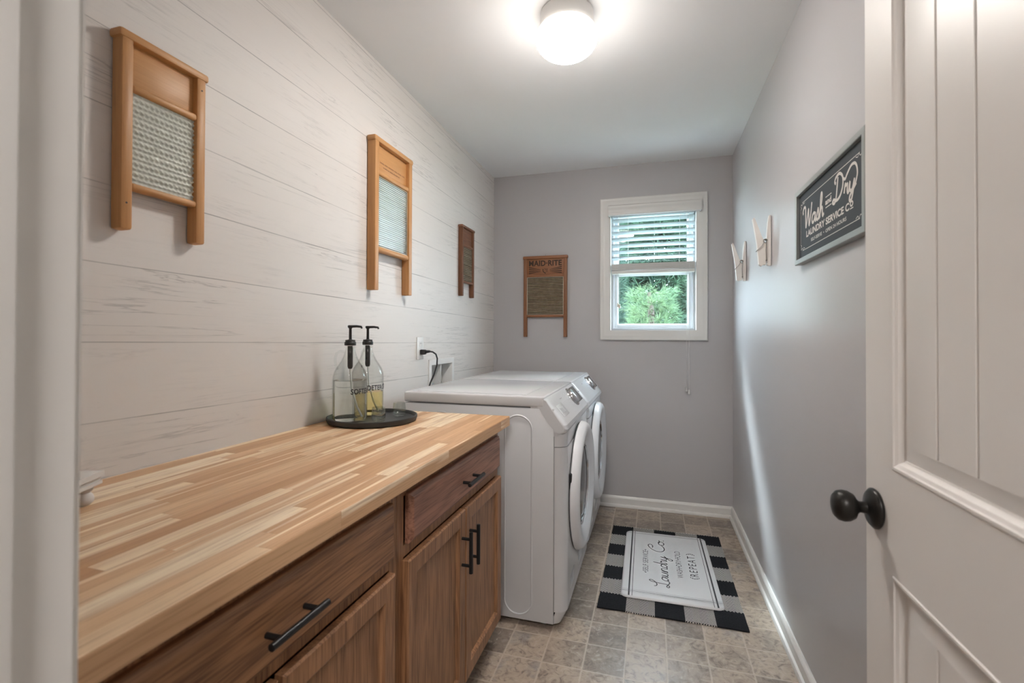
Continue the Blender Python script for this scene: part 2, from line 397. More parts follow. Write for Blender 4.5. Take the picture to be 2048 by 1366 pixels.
def tag(o, label=None, cat=None, group=None, kind=None):
    if label: o['label'] = label
    if cat: o['category'] = cat
    if group: o['group'] = group
    if kind: o['kind'] = kind
    return o
ROOT = {}
def thing(name, loc, label, cat, group=None, kind=None):
    o = bpy.data.objects.new(name, None); COL.objects.link(o); o.location = loc; o.empty_display_size = .05
    tag(o, label, cat, group, kind); ROOT[o.name] = Vector(loc); return o
def build(name, mb, mat, parent=None, smooth=None, origin=None, label=None, recalc=True, m=None):
    me = bpy.data.meshes.new(name)
    bm = mb.bm
    if m is not None: bmesh.ops.transform(bm, matrix=m, verts=bm.verts)
    if recalc: bmesh.ops.recalc_face_normals(bm, faces=bm.faces)
    if parent is not None: off = ROOT[parent.name]
    else: off = Vector(origin) if origin else Vector((0, 0, 0))
    bmesh.ops.translate(bm, verts=bm.verts, vec=-off)
    if smooth:
        for f in bm.faces: f.smooth = True
        for e in bm.edges:
            if len(e.link_faces) == 2 and e.calc_face_angle(0) > math.radians(smooth): e.smooth = False
    bm.to_mesh(me); bm.free()
    me.materials.append(MAT[mat] if isinstance(mat, str) else mat)
    o = bpy.data.objects.new(name, me); COL.objects.link(o)
    if parent is not None: o.parent = parent; ROOT[o.name] = off
    else: o.location = off; ROOT[o.name] = off
    if label: o['label'] = label
    return o
def struct(name, mb, mat, smooth=None): return tag(build(name, mb, mat, smooth=smooth), kind='structure')

# flat lettering -------------------------------------------------
def text_mesh(body, size=1, xscale=1, align='LEFT', bold=0, shear=0, space=1):
    cu = bpy.data.curves.new('txt', 'FONT'); cu.body = body; cu.size = size; cu.align_x = align; cu.offset = bold; cu.shear = shear
    cu.space_character = space; cu.resolution_u = 4
    to = bpy.data.objects.new('txt', cu); COL.objects.link(to)
    bpy.context.view_layer.update()
    me = bpy.data.meshes.new_from_object(to.evaluated_get(bpy.context.evaluated_depsgraph_get()))
    vs = [Vector((v.co.x*xscale, v.co.y, 0)) for v in me.vertices]; fs = [list(p.vertices) for p in me.polygons]
    bpy.data.objects.remove(to); bpy.data.curves.remove(cu); bpy.data.meshes.remove(me)
    return vs, fs
def fit_text(body, x0, x1, y0, y1, bold=.0, shear=0, space=1):
    vs, fs = text_mesh(body, 1, 1, 'LEFT', bold, shear, space)
    ax = min(v.x for v in vs); bx = max(v.x for v in vs); ay = min(v.y for v in vs); by = max(v.y for v in vs)
    vs = [Vector((x0+(v.x-ax)/(bx-ax)*(x1-x0), y0+(v.y-ay)/(by-ay)*(y1-y0), 0)) for v in vs]
    return vs, fs
ZO = [0.0]
def add_flat(mb, vf, to3):
    ZO[0] += 1e-5
    vs, fs = vf; nv = []
    for v in vs: ZO[0] += 2.5e-7; nv.append(mb.bm.verts.new(to3(v.x, v.y)))
    for f in fs:
        try: mb.bm.faces.new([nv[i] for i in f])
        except ValueError: pass
def catmull(pts, n=6):
    P = [Vector((*p, 0)) for p in pts]; out = []
    if len(P) < 3: return P
    for i in range(len(P)-1):
        p0 = P[max(i-1, 0)]; p1 = P[i]; p2 = P[i+1]; p3 = P[min(i+2, len(P)-1)]
        for k in range(n):
            t = k/n
            out.append(.5*((2*p1)+(p2-p0)*t+(2*p0-5*p1+4*p2-p3)*t*t+(3*p1-p0-3*p2+p3)*t**3))
    out.append(P[-1]); return out
def stroke(pts, wd, smooth=True, n=6):
    P = catmull(pts, n) if smooth else [Vector((*p, 0)) for p in pts]
    vs = []; fs = []
    for i, p in enumerate(P):
        a = P[max(i-1, 0)]; b = P[min(i+1, len(P)-1)]; t = (b-a)
        t = t.normalized() if t.length > 1e-9 else Vector((1, 0, 0)); nn = Vector((-t.y, t.x, 0))*wd/2
        vs += [p+nn, p-nn]
        if i: fs.append([2*i-2, 2*i-1, 2*i+1, 2*i])
    return vs, fs
GL = {
 'L': ([[(-.1, 2.3), (.0, 1.95), (.35, 1.85), (.85, 2.2), (1.15, 2.75), (1.0, 3.0), (.75, 2.6), (.6, 1.5), (.5, .45), (.25, .0), (0, -.05), (-.15, .15), (.05, .35), (.4, .15), (.9, -.15), (1.4, .2)]], 1.15),
 'C': ([[(.75, 2.2), (1.05, 2.1), (1.35, 2.5), (1.15, 2.95), (.65, 2.6), (.2, 1.6), (.15, .6), (.5, .0), (1.0, .1), (1.4, .65)]], 1.25),
 'W': ([[(-.55, 1.7), (-.6, 2.1), (-.3, 2.45), (.05, 2.3), (.1, 1.4), (.15, 0.0), (.5, .9), (.85, 1.9), (.9, 1.0), (.98, 0.0), (1.35, .9), (1.7, 2.4)]], 1.65),
 'D': ([[(.75, 2.5), (.6, 1.5), (.4, .3), (.1, -.1), (-.2, .1), (.0, .35), (.5, .05), (1.1, .3), (1.55, 1.2), (1.5, 2.2), (1.0, 2.75), (.4, 2.6), (.2, 2.2), (.4, 1.95)]], 1.75),
 'a': ([[(.85, .8), (.6, 1.0), (.25, .85), (.08, .4), (.2, .03), (.5, .1), (.8, .6), (.95, 1.0)], [(.95, 1.0), (.82, .35), (.92, .02), (1.15, .2)]], 1.05),
 'u': ([[(.0, .2), (.2, 1.0), (.12, .35), (.25, .0), (.55, .15), (.85, 1.0)], [(.85, 1.0), (.78, .3), (.88, .0), (1.1, .2)]], 1.0),
 'n': ([[(.0, .2), (.2, 1.0), (.1, .0)], [(.12, .3), (.4, .9), (.68, .95), (.7, .5), (.68, .1), (.85, .0), (1.05, .2)]], .98),
 'd': ([[(.8, .8), (.55, 1.0), (.2, .85), (.05, .4), (.15, .03), (.45, .1), (.8, .7), (1.15, 2.3)], [(1.15, 2.3), (.85, .4), (.92, .0), (1.15, .2)]], 1.05),
 'r': ([[(.0, .2), (.2, 1.1), (.3, .9), (.55, .95), (.5, .4), (.58, .0), (.8, .15)]], .75),
 'y': ([[(.0, .2), (.18, 1.0), (.12, .35), (.28, .0), (.55, .15), (.85, 1.0)], [(.85, 1.0), (.65, -.1), (.4, -.9), (.1, -.95), (.15, -.5), (.6, -.05), (1.1, .4)]], 1.0),
 'o': ([[(.5, 1.0), (.2, .85), (.08, .4), (.22, .02), (.55, .05), (.75, .5), (.7, .9), (.5, 1.0), (.65, .75), (1.0, .9)]], .9),
 's': ([[(-.05, .1), (.3, .7), (.5, 1.15), (.62, .7), (.6, .2), (.35, -.02), (.12, .15)], [(.6, .2), (.7, .02), (.95, .2)]], .8),
 'h': ([[(.0, .2), (.5, 1.5), (.62, 2.3), (.45, 2.5), (.3, 2.0), (.2, 1.0), (.08, .0)], [(.12, .35), (.4, .9), (.65, .9), (.66, .4), (.72, .0), (1.0, .2)]], .95),
 '.': ([[(.0, .0), (.12, .03)]], .25), ' ': ([], .55),
}
def script(word, x0, x1, y0, xh, wd, to3, mb):
    adv = 0; st = []
    for ch in word:
        ss, a = GL[ch]
        for q in ss: st.append([(adv+p[0], p[1]) for p in q])
        adv += a
    mn = min(p[0] for q in st for p in q); mx = max(p[0] for q in st for p in q); k = (x1-x0)/(mx-mn)
    for q in st: add_flat(mb, stroke([(x0+(a-mn)*k, y0+b*xh) for a, b in q], wd), to3)
def line(mb, a, b, wd, to3): add_flat(mb, stroke([a, b], wd, False), to3)

# ================================================================== ROOM SHELL
T = .12
mb = MB(); mb.box(-2.2, 2.2, -2.3, YB+.0, -.05, 0); struct('floor', mb, 'floor')
mb = MB(); mb.box(-2.2, 2.2, -2.3, YB+.13, H, H+.08); struct('ceiling', mb, 'ceil')
# left wall, with the recess hole for the supply box
BY0, BY1, BZ0, BZ1 = 2.372, 2.640, .865, 1.048
mb = MB()
for y0, y1, z0, z1 in ((YF, BY0, 0, H), (BY1, YB, 0, H), (BY0, BY1, 0, BZ0), (BY0, BY1, BZ1, H)): mb.box(XL-T, XL, y0, y1, z0, z1)
struct('wall_left', mb, 'plank')
mb = MB(); mb.box(XR, XR+T, YF, YB, 0, H); struct('wall_right', mb, 'wall_satin')
WX0, WX1, WZ0, WZ1 = -.290, .294, 1.255, 2.136
mb = MB()
for x0, x1, z0, z1 in ((XL-T, WX0, 0, H), (WX1, XR+T, 0, H), (WX0, WX1, 0, WZ0), (WX0, WX1, WZ1, H)): mb.box(x0, x1, YB, YB+.13, z0, z1)
struct('wall_back', mb, 'wall_grey')
DX0, DX1, DZ, YH = -.41, .425, 2.06, .12
mb = MB()
for x0, x1, z0, z1 in ((-2.2, DX0-.02, 0, H), (DX1+.02, 2.2, 0, H), (DX0-.02, DX1+.02, DZ+.02, H)): mb.box(x0, x1, YH, YF, z0, z1)
struct('wall_front', mb, 'wall_grey')
mb = MB(); mb.box(-2.2, -2.1, -2.3, YH, 0, H); struct('wall_hall_left', mb, 'hall')
mb = MB(); mb.box(2.1, 2.2, -2.3, YH, 0, H); struct('wall_hall_right', mb, 'hall')
mb = MB(); mb.box(-2.1, 2.1, -2.3, -2.2, 0, H); struct('wall_hall_back', mb, 'hall')
# baseboards
BBP = [(0, 0), (.025, 0), (.025, .010), (.022, .018), (.014, .022), (.014, .060), (.011, .068), (.006, .0755), (0, .0755)]
mb = MB(); mb.prism([(XR-a, b) for a, b in BBP], YF, YB, 'y'); struct('baseboard_right', mb, 'trim')
mb = MB(); mb.prism([(XL+a, b) for a, b in BBP], 1.80, YB, 'y'); struct('baseboard_left', mb, 'trim')
mb = MB(); mb.prism([(YB-a, b) for a, b in BBP], XL+.001, XR-.001, 'x'); struct('baseboard_back', mb, 'trim')

# doorway trim: jambs, stops, casings (both sides of the opening)
mb = MB()
def jamb(sx, xf):
    mb.box(min(xf, xf-sx*.02), max(xf, xf-sx*.02), YH, YF, 0, DZ)                       # jamb board
    mb.box(min(xf, xf+sx*.011), max(xf, xf+sx*.011), YH+.035, YF-.039, 0, DZ, .002)        # stop
jamb(1, DX0); jamb(-1, DX1)
mb.box(DX0-.02, DX1+.02, YH, YF, DZ, DZ+.02); mb.box(DX0, DX1, YH+.035, YF-.039, DZ-.011, DZ, .002)
CPR = [(0, 0), (.057, 0), (.057, .015), (.050, .017), (.030, .014), (.012, .010), (.004, .009), (0, .006)]
mb.prism([(DX0-.005-a, YF+b) for a, b in CPR], 0, DZ+.062, 'z')
mb.prism([(DX1+.005+a, YF+b) for a, b in CPR], 0, DZ+.062, 'z')
mb.box(DX0-.062, DX1+.062, YF, YF+.015, DZ+.005, DZ+.062, .003)
for x0 in (DX0-.062, DX1+.005): mb.box(x0, x0+.057, YH-.015, YH, 0, DZ+.062, .003)
mb.box(DX0-.062, DX1+.062, YH-.015, YH, DZ+.005, DZ+.062, .003)
struct('trim_1', mb, 'trim', 35)

# ------------------------------------------------------------------ door, opened flat along the right wall
DF, DBK, DY0, DY1 = .382, .417, .262, 1.022
door = thing('door_1', (DF, DY0, 0), None, None, kind='structure')
mb = MB(); t3 = lambda a, b, d: (DF+d, a, b)
P1 = (DY0+.10, DY1-.10, .997, 1.93); P2 = (DY0+.10, DY1-.10, .24, .823)
ys = [DY0, P1[0], P1[1], DY1]; zs = [.012, P2[2], P2[3], P1[2], P1[3], 2.04]
for i in range(3):
    for j in range(5):
        if i == 1 and j in (1, 3): continue
        mb.quad(t3(ys[i], zs[j], 0), t3(ys[i+1], zs[j], 0), t3(ys[i+1], zs[j+1], 0), t3(ys[i], zs[j+1], 0))
PR = [(0, 0), (.002, -.0020), (.006, -.0020), (.008, .0002), (.013, .0025), (.018, .0085), (.021, .0100), (.024, .0100), (.044, .0035), (.046, .0030)]
for (a0, a1, b0, b1) in (P1, P2):
    rg = mb.frame(a0, a1, b0, b1, PR, t3)
    a0 += .046; a1 -= .046; b0 += .046; b1 -= .046
    g = [a0]; k = a1-.0705
    cuts = [c for c in (.801, .716, .631, .546, .461) if a0+.01 < c < a1-.01]
    pts = [(a0, .0030)]
    for c in sorted(cuts): pts += [(c-.003, .0030), (c, .0058), (c+.003, .0030)]
    pts.append((a1, .0030))
    for (pa, da), (pb, db) in zip(pts, pts[1:]): mb.quad(t3(pa, b0, da), t3(pb, b0, db), t3(pb, b1, db), t3(pa, b1, da))
for q in (((DF, DY1, .012), (DBK, DY1, .012), (DBK, DY1, 2.04), (DF, DY1, 2.04)), ((DF, DY0, .012), (DF, DY0, 2.04), (DBK, DY0, 2.04), (DBK, DY0, .012)),
          ((DBK, DY0, .012), (DBK, DY0, 2.04), (DBK, DY1, 2.04), (DBK, DY1, .012)), ((DF, DY0, 2.04), (DF, DY1, 2.04), (DBK, DY1, 2.04), (DBK, DY0, 2.04)),
          ((DF, DY0, .012), (DBK, DY0, .012), (DBK, DY1, .012), (DF, DY1, .012))): mb.quad(*q)
bmesh.ops.remove_doubles(mb.bm, verts=mb.bm.verts, dist=.0001)
build('door_panel', mb, 'door', door, 22)
KY, KZ = .980, .913
for sx, nm, xf in ((-1, 'door_knob', DF), (1, 'door_knob', DBK)):
    mb = MB()
    pr = [(.031, 0), (.0335, .003), (.0335, .006), (.028, .011), (.018, .014), (.0105, .017), (.0095, .026), (.013, .031), (.022, .036), (.0265, .044), (.0275, .052), (.0255, .060), (.019, .066), (.008, .069), (0, .0695)]
    mb.lathe([(r*(1.04 if i < 4 else 1), h*1.0) for i, (r, h) in enumerate(pr)], (0, 0, 0), 'z', 40, m=Matrix.Translation((xf, KY, KZ)) @ Matrix.Rotation(sx*PI/2, 4, 'Y'))
    build(nm, mb, 'bronze', door, 50, label='dark bronze round knob' if sx < 0 else None)
for z in (.25, 1.05, 1.82):
    mb = MB(); mb.lathe([(.006, -.045), (.006, .045)], (DBK+.002, DY0-.006, z), 'z', 12); build('hinge', mb, 'bronze', door, 40)
mb = MB(); mb.box(DF+.006, DBK-.006, DY1-.001, DY1+.0012, KZ-.03, KZ+.03); build('latch_plate', mb, 'bronze', door)

# ------------------------------------------------------------------ window
win = thing('window_1', (0, YB, WZ0), None, None, kind='structure')
t3 = lambda a, b, d: (a, YB-d, b)
mb = MB(); mb.frame(-.360, .363, 1.188, 2.205, [(0, 0), (0, .016), (.006, .019), (.014, .017), (.022, .0185), (.036, .0145), (.050, .0125), (.060, .010), (.066, .008), (.069, -.002)], t3)
build('window_casing', mb, 'trim', win, 40)
mb = MB()   # jamb extension (lining) + vinyl frame
mb.frame(WX0-.003, WX1+.003, WZ0-.003, WZ1+.003, [(0, .008), (.006, .008), (.006, -.075)], t3)
build('window_lining', mb, 'trim', win, 40)
mb = MB(); mb.frame(WX0, WX1, WZ0, WZ1, [(0.002, -.070), (.012, -.070), (.016, -.060), (.022, -.060), (.022, -.128)], t3)
build('window_frame', mb, 'vinyl', win, 40)
def sash(name, x0, x1, z0, z1, yb, stile, bot, top):
    mb = MB(); d0 = -(yb-YB)
    mb.box(x0, x0+stile, yb, yb+.028, z0, z1, .003); mb.box(x1-stile, x1, yb, yb+.028, z0, z1, .003)
    mb.box(x0+stile-.002, x1-stile+.002, yb+.001, yb+.027, z0, z0+bot, .003); mb.box(x0+stile-.002, x1-stile+.002, yb+.001, yb+.027, z1-top, z1, .003)
    mb.frame(x0+stile-.001, x1-stile+.001, z0+bot-.001, z1-top+.001, [(0, d0+.001), (.004, d0-.004), (.008, d0-.008), (.008, d0-.014)], t3)
    s = build(name, mb, 'vinyl', win, 40)
    mb = MB(); mb.box(x0+stile, x1-stile, yb+.012, yb+.015, z0+bot, z1-top); build('window_pane', mb, 'pane', s)
    return s
sash('lower_sash', WX0+.024, WX1-.024, WZ0+.020, 1.690, YB+.066, .024, .024, .032)
sash('upper_sash', WX0+.024, WX1-.024, 1.660, WZ1-.020, YB+.096, .024, .032, .024)
# hazel: meeting rail lock
mb = MB(); mb.box(-.02, .02, YB+.070, YB+.09, 1.690, 1.700, .003); build('sash_lock', mb, 'vinyl', win, 40)

# ------------------------------------------------------------------ blind
bl = thing('window_blind', (0, YB, 2.07), 'white faux-wood blind half raised in the back wall window, its slats tilted open', 'blind')
mb = MB()
mb.prism([(YB-.012, 2.148), (YB-.046, 2.148), (YB-.052, 2.140), (YB-.050, 2.128), (YB-.054, 2.118), (YB-.054, 2.092), (YB-.050, 2.082), (YB-.052, 2.074), (YB-.046, 2.070), (YB-.040, 2.070), (YB-.040, 2.138), (YB-.012, 2.138)], -.300, .322, 'x')
for x in (-.300, .312): mb.box(x, x+.010, YB-.050, YB-.006, 2.072, 2.147, .003)
build('valance', mb, 'trim', bl, 40)
mb = MB(); mb.box(WX0+.012, WX1-.012, YB+.004, YB+.052, 2.075, 2.126, .002); build('headrail', mb, 'vinyl', bl, 40)
mb = MB()
def slat(z, tilt, yc=YB+.030, wd=.049, x0=WX0+.010, x1=WX1-.010):
    m = Matrix.Translation((0, yc, z)) @ Matrix.Rotation(tilt, 4, 'X')
    mb.box(x0, x1, -wd/2, wd/2, -.0014, .0014, m=m)
z = 2.050
zs_ = []
while z > 1.76: slat(z, math.radians(-19)); zs_.append(z); z -= .0455
build('slats', mb, 'slat', bl)
mb = MB()
for k in range(11): slat(1.733-k*.0042, random.uniform(-.02, .02), YB+.030+random.uniform(-.001, .001))
build('stacked_slats', mb, 'trim', bl)
mb = MB(); mb.box(WX0+.010, WX1-.010, YB+.006, YB+.055, 1.664, 1.686, .004); build('bottom_rail', mb, 'trim', bl, 40)
mb = MB()
for x in (-.165, .015, .185):
    for y in (YB+.007, YB+.053): mb.tube([(x, y, 2.08), (x, y, 1.686)], .0007, 5)
    for zz in zs_: mb.tube([(x, YB+.007, zz-.012), (x, YB+.053, zz-.012)], .0005, 4)
build('ladder_cords', mb, 'trim', bl)
def cord(x, ztop, zbot, y, r=.0011):
    mb = MB(); mb.tube([(x, YB-.030, ztop), (x, y, ztop-.04), (x+.001, y, (ztop+zbot)/2), (x, y, zbot)], r, 6); c = build('pull_cord', mb, 'trim', bl, 60)
    mb = MB(); mb.lathe([(.002, .030), (.0045, .026), (.006, .012), (.0075, .002), (.006, 0), (0, 0)], (x, y, zbot-.028), 'z', 14)
    build('tassel', mb, 'tass' if x < 0 else 'whitepl', c, 50)
cord(.226, 2.075, .868, YB-.028); cord(.243, 2.075, .850, YB-.030)
cord(-.233, 2.075, 1.452, YB-.020); cord(-.222, 2.075, 1.442, YB-.022)

# ------------------------------------------------------------------ outdoors
mb = MB(); mb.box(-14, 14, YB+.6, 24, -.75, -.7); struct('ground_outside', mb, 'grass')
def pine(name, x, y, hgt, rad, n, mat, seed, label, group=None, base=.0, nl=.10, nw=.0032):
    rnd = random.Random(seed)
    t = thing(name, (x, y, -.7), label, 'tree', group)
    mb = MB(); mb.tube([(x, y, -.7), (x+.05, y, hgt*.45-.7), (x-.03, y+.05, hgt-.75)], [.11, .08, .02], 10)
    for i in range(14):
        a = rnd.uniform(0, 2*PI); zb = -.7+rnd.uniform(.2, .9)*hgt; L = rad*(.9-.6*(zb+.7)/hgt)*rnd.uniform(.6, 1)
        mb.tube([(x, y, zb), (x+math.cos(a)*L*.5, y+math.sin(a)*L*.5, zb+.05), (x+math.cos(a)*L, y+math.sin(a)*L, zb-.02)], [.02, .012, .004], 5)
    build('trunk', mb, 'bark', t, 60)
    mb = MB(); bm = mb.bm
    for i in range(n):
        a = rnd.uniform(0, 2*PI); hh = base+(1-base)*rnd.random()**.85
        L = rad*(1.0-.55*hh)*math.sqrt(rnd.uniform(.08, 1)); zb = -.7+hh*hgt-.15*L
        c = Vector((x+math.cos(a)*L, y+math.sin(a)*L, zb))
        ax = Vector((math.cos(a)+rnd.uniform(-.7, .7), math.sin(a)+rnd.uniform(-.7, .7), rnd.uniform(-.3, .9))).normalized()
        for k in range(15):
            d = (ax+Vector((rnd.gauss(0, .5), rnd.gauss(0, .5), rnd.gauss(0, .5)))).normalized()
            s_ = d.cross(Vector((rnd.uniform(-1, 1), rnd.uniform(-1, 1), rnd.uniform(-1, 1)))).normalized()*nw
            l_ = nl*rnd.uniform(.8, 1.6)
            vs_ = [bm.verts.new(c+s_), bm.verts.new(c-s_), bm.verts.new(c+d*l_)]; bm.faces.new(vs_)
    build('needles', mb, mat, t, recalc=False)
G = 'trees outside the window'
pine('young_pine', .0, 5.35, 2.45, .50, 1300, 'leafB', 3, 'lime green young pine low in the middle of the window', G, nl=.09)
pine('pine_tree', 1.30, 7.6, 5.0, .98, 5600, 'leafA', 1, 'green long-needled pine tree outside, at the right of the window', G, nl=.13, nw=.005)
pine('pine_tree', -1.10, 7.6, 5.2, .98, 5600, 'leafC', 2, 'dark green pine tree outside, at the left of the window', G, nl=.12, nw=.005)
pine('pine_tree', .15, 10.3, 6.6, 1.40, 7000, 'leafA', 5, 'tall green pine tree in the gap between the two nearer pines', G, nl=.18, nw=.015)
pine('pine_tree', -2.3, 14.2, 9.0, 1.95, 7000, 'leafC', 6, 'tall dark pine tree far outside the window, on the left', G, nl=.26, nw=.024)
pine('pine_tree', 2.3, 14.2, 9.0, 1.95, 7000, 'leafC', 4, 'tall dark pine tree far outside the window, on the right', G, nl=.26, nw=.024)

# ================================================================== BASE CABINETS
CF = -.585      # face frame front
def pull(parent, p, axis, L=.128, out=.030):
    """bar pull centred at p on the surface x=p[0]"""
    mb = MB(); x, y, z = p; o = x+out; h = L/2
    def q(s): return (o, y+s, z) if axis == 'y' else (o, y, z+s)
    def q0(s): return (x, y+s, z) if axis == 'y' else (x, y, z+s)
    mb.tube([q(-h), q(-h+.001), q(h-.001), q(h)], [.0045, .006, .006, .0045], 14)
    for s in (-L*.32, L*.32): mb.tube([q0(s), q(s)], .0048, 10)
    return build('handle', mb, 'black', parent, 50)
def base_cabinet(y0, y1, label, drawer_mat, dr, doors, hnd, dh):
    t = thing('base_cabinet', ((XL+CF)/2, (y0+y1)/2, 0), label, 'cabinet', 'oak base cabinets under the butcher block')
    mb = MB()
    mb.box(XL+.002, CF-.02, y0, y0+.016, .09, CB-.002); mb.box(XL+.002, CF-.02, y1-.016, y1, .09, CB-.002)
    mb.box(XL+.002, CF-.02, y0+.016, y1-.016, .09, .106); mb.box(XL+.002, XL+.010, y0+.016, y1-.016, .106, CB-.002)
    build('carcass', mb, 'oak_v', t)
    mb = MB()
    mb.box(CF-.02, CF, y0, y0+.032, .085, CB-.001, .0008); mb.box(CF-.02, CF, y1-.032, y1, .085, CB-.001, .0008)
    for z0, z1 in ((.085, .125), (.672, .700), (.822, CB-.001)): mb.box(CF-.0195, CF-.0005, y0+.032, y1-.032, z0, z1)
    build('face_frame', mb, 'oak_v', t)
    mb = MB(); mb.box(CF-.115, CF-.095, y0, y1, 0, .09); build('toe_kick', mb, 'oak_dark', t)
    # drawer
    (a, b), (z0, z1) = dr
    mb = MB(); tt = lambda p, q, d: (CF+d, p, q)
    rg = mb.frame(a, b, z0, z1, [(0, 0), (0, .009), (.0015, .0115), (.010, .0180), (.012, .019)], tt)
    mb.bm.faces.new(rg[-1]); mb.bm.faces.new(list(reversed(rg[0])))
    d = build('drawer', mb, drawer_mat, t)
    mbx = MB(); mbx.box(CF-.4, CF-.005, a+.04, b-.04, z0+.01, z1-.02); 
    pull(d, (CF+.019, hnd, .757), 'y')
    for (a, b), hy in zip(doors, dh):
        mb = MB(); z0, z1 = .112, .668
        rg = mb.frame(a, b, z0, z1, [(0, 0), (0, .015), (.004, .019), (.044, .019), (.050, .0145), (.053, .0085), (.057, .0085)], tt)
        mb.bm.faces.new(list(reversed(rg[0])))
        dd = build('door', mb, 'oak_v', t)
        mb = MB(); rg = mb.frame(a+.055, b-.055, z0+.055, z1-.055, [(0, .0086)], tt); mb.bm.faces.new(rg[0]); build('panel', mb, 'oak_v', dd, recalc=False)
        if hy is not None: pull(dd, (CF+.019, hy, .545), 'z')
    return t
base_cabinet(YF+.003, 1.000, 'oak base cabinet nearest the doorway, with a wide drawer and black bar pull', 'oak_h', ((.275, .967), (.700, .828)), ((.275, .615), (.624, .967)), .628, (.585, .655))
base_cabinet(1.001, 1.764, 'oak base cabinet beside the washing machine, with a reddish drawer and two vertical black pulls', 'oak_red', ((1.040, 1.745), (.703, .826)), ((1.025, 1.389), (1.395, 1.756)), 1.410, (1.360, 1.424))

# countertop
mb = MB(); mb.box(XL+.0015, CX, YF+.0015, 1.802, CB, CT, .0025, 2)
ct = build('countertop', mb, 'butcher', origin=(CX, 1.0, CB)); tag(ct, 'butcher block wooden countertop of light and tan strips along the plank wall', 'countertop')

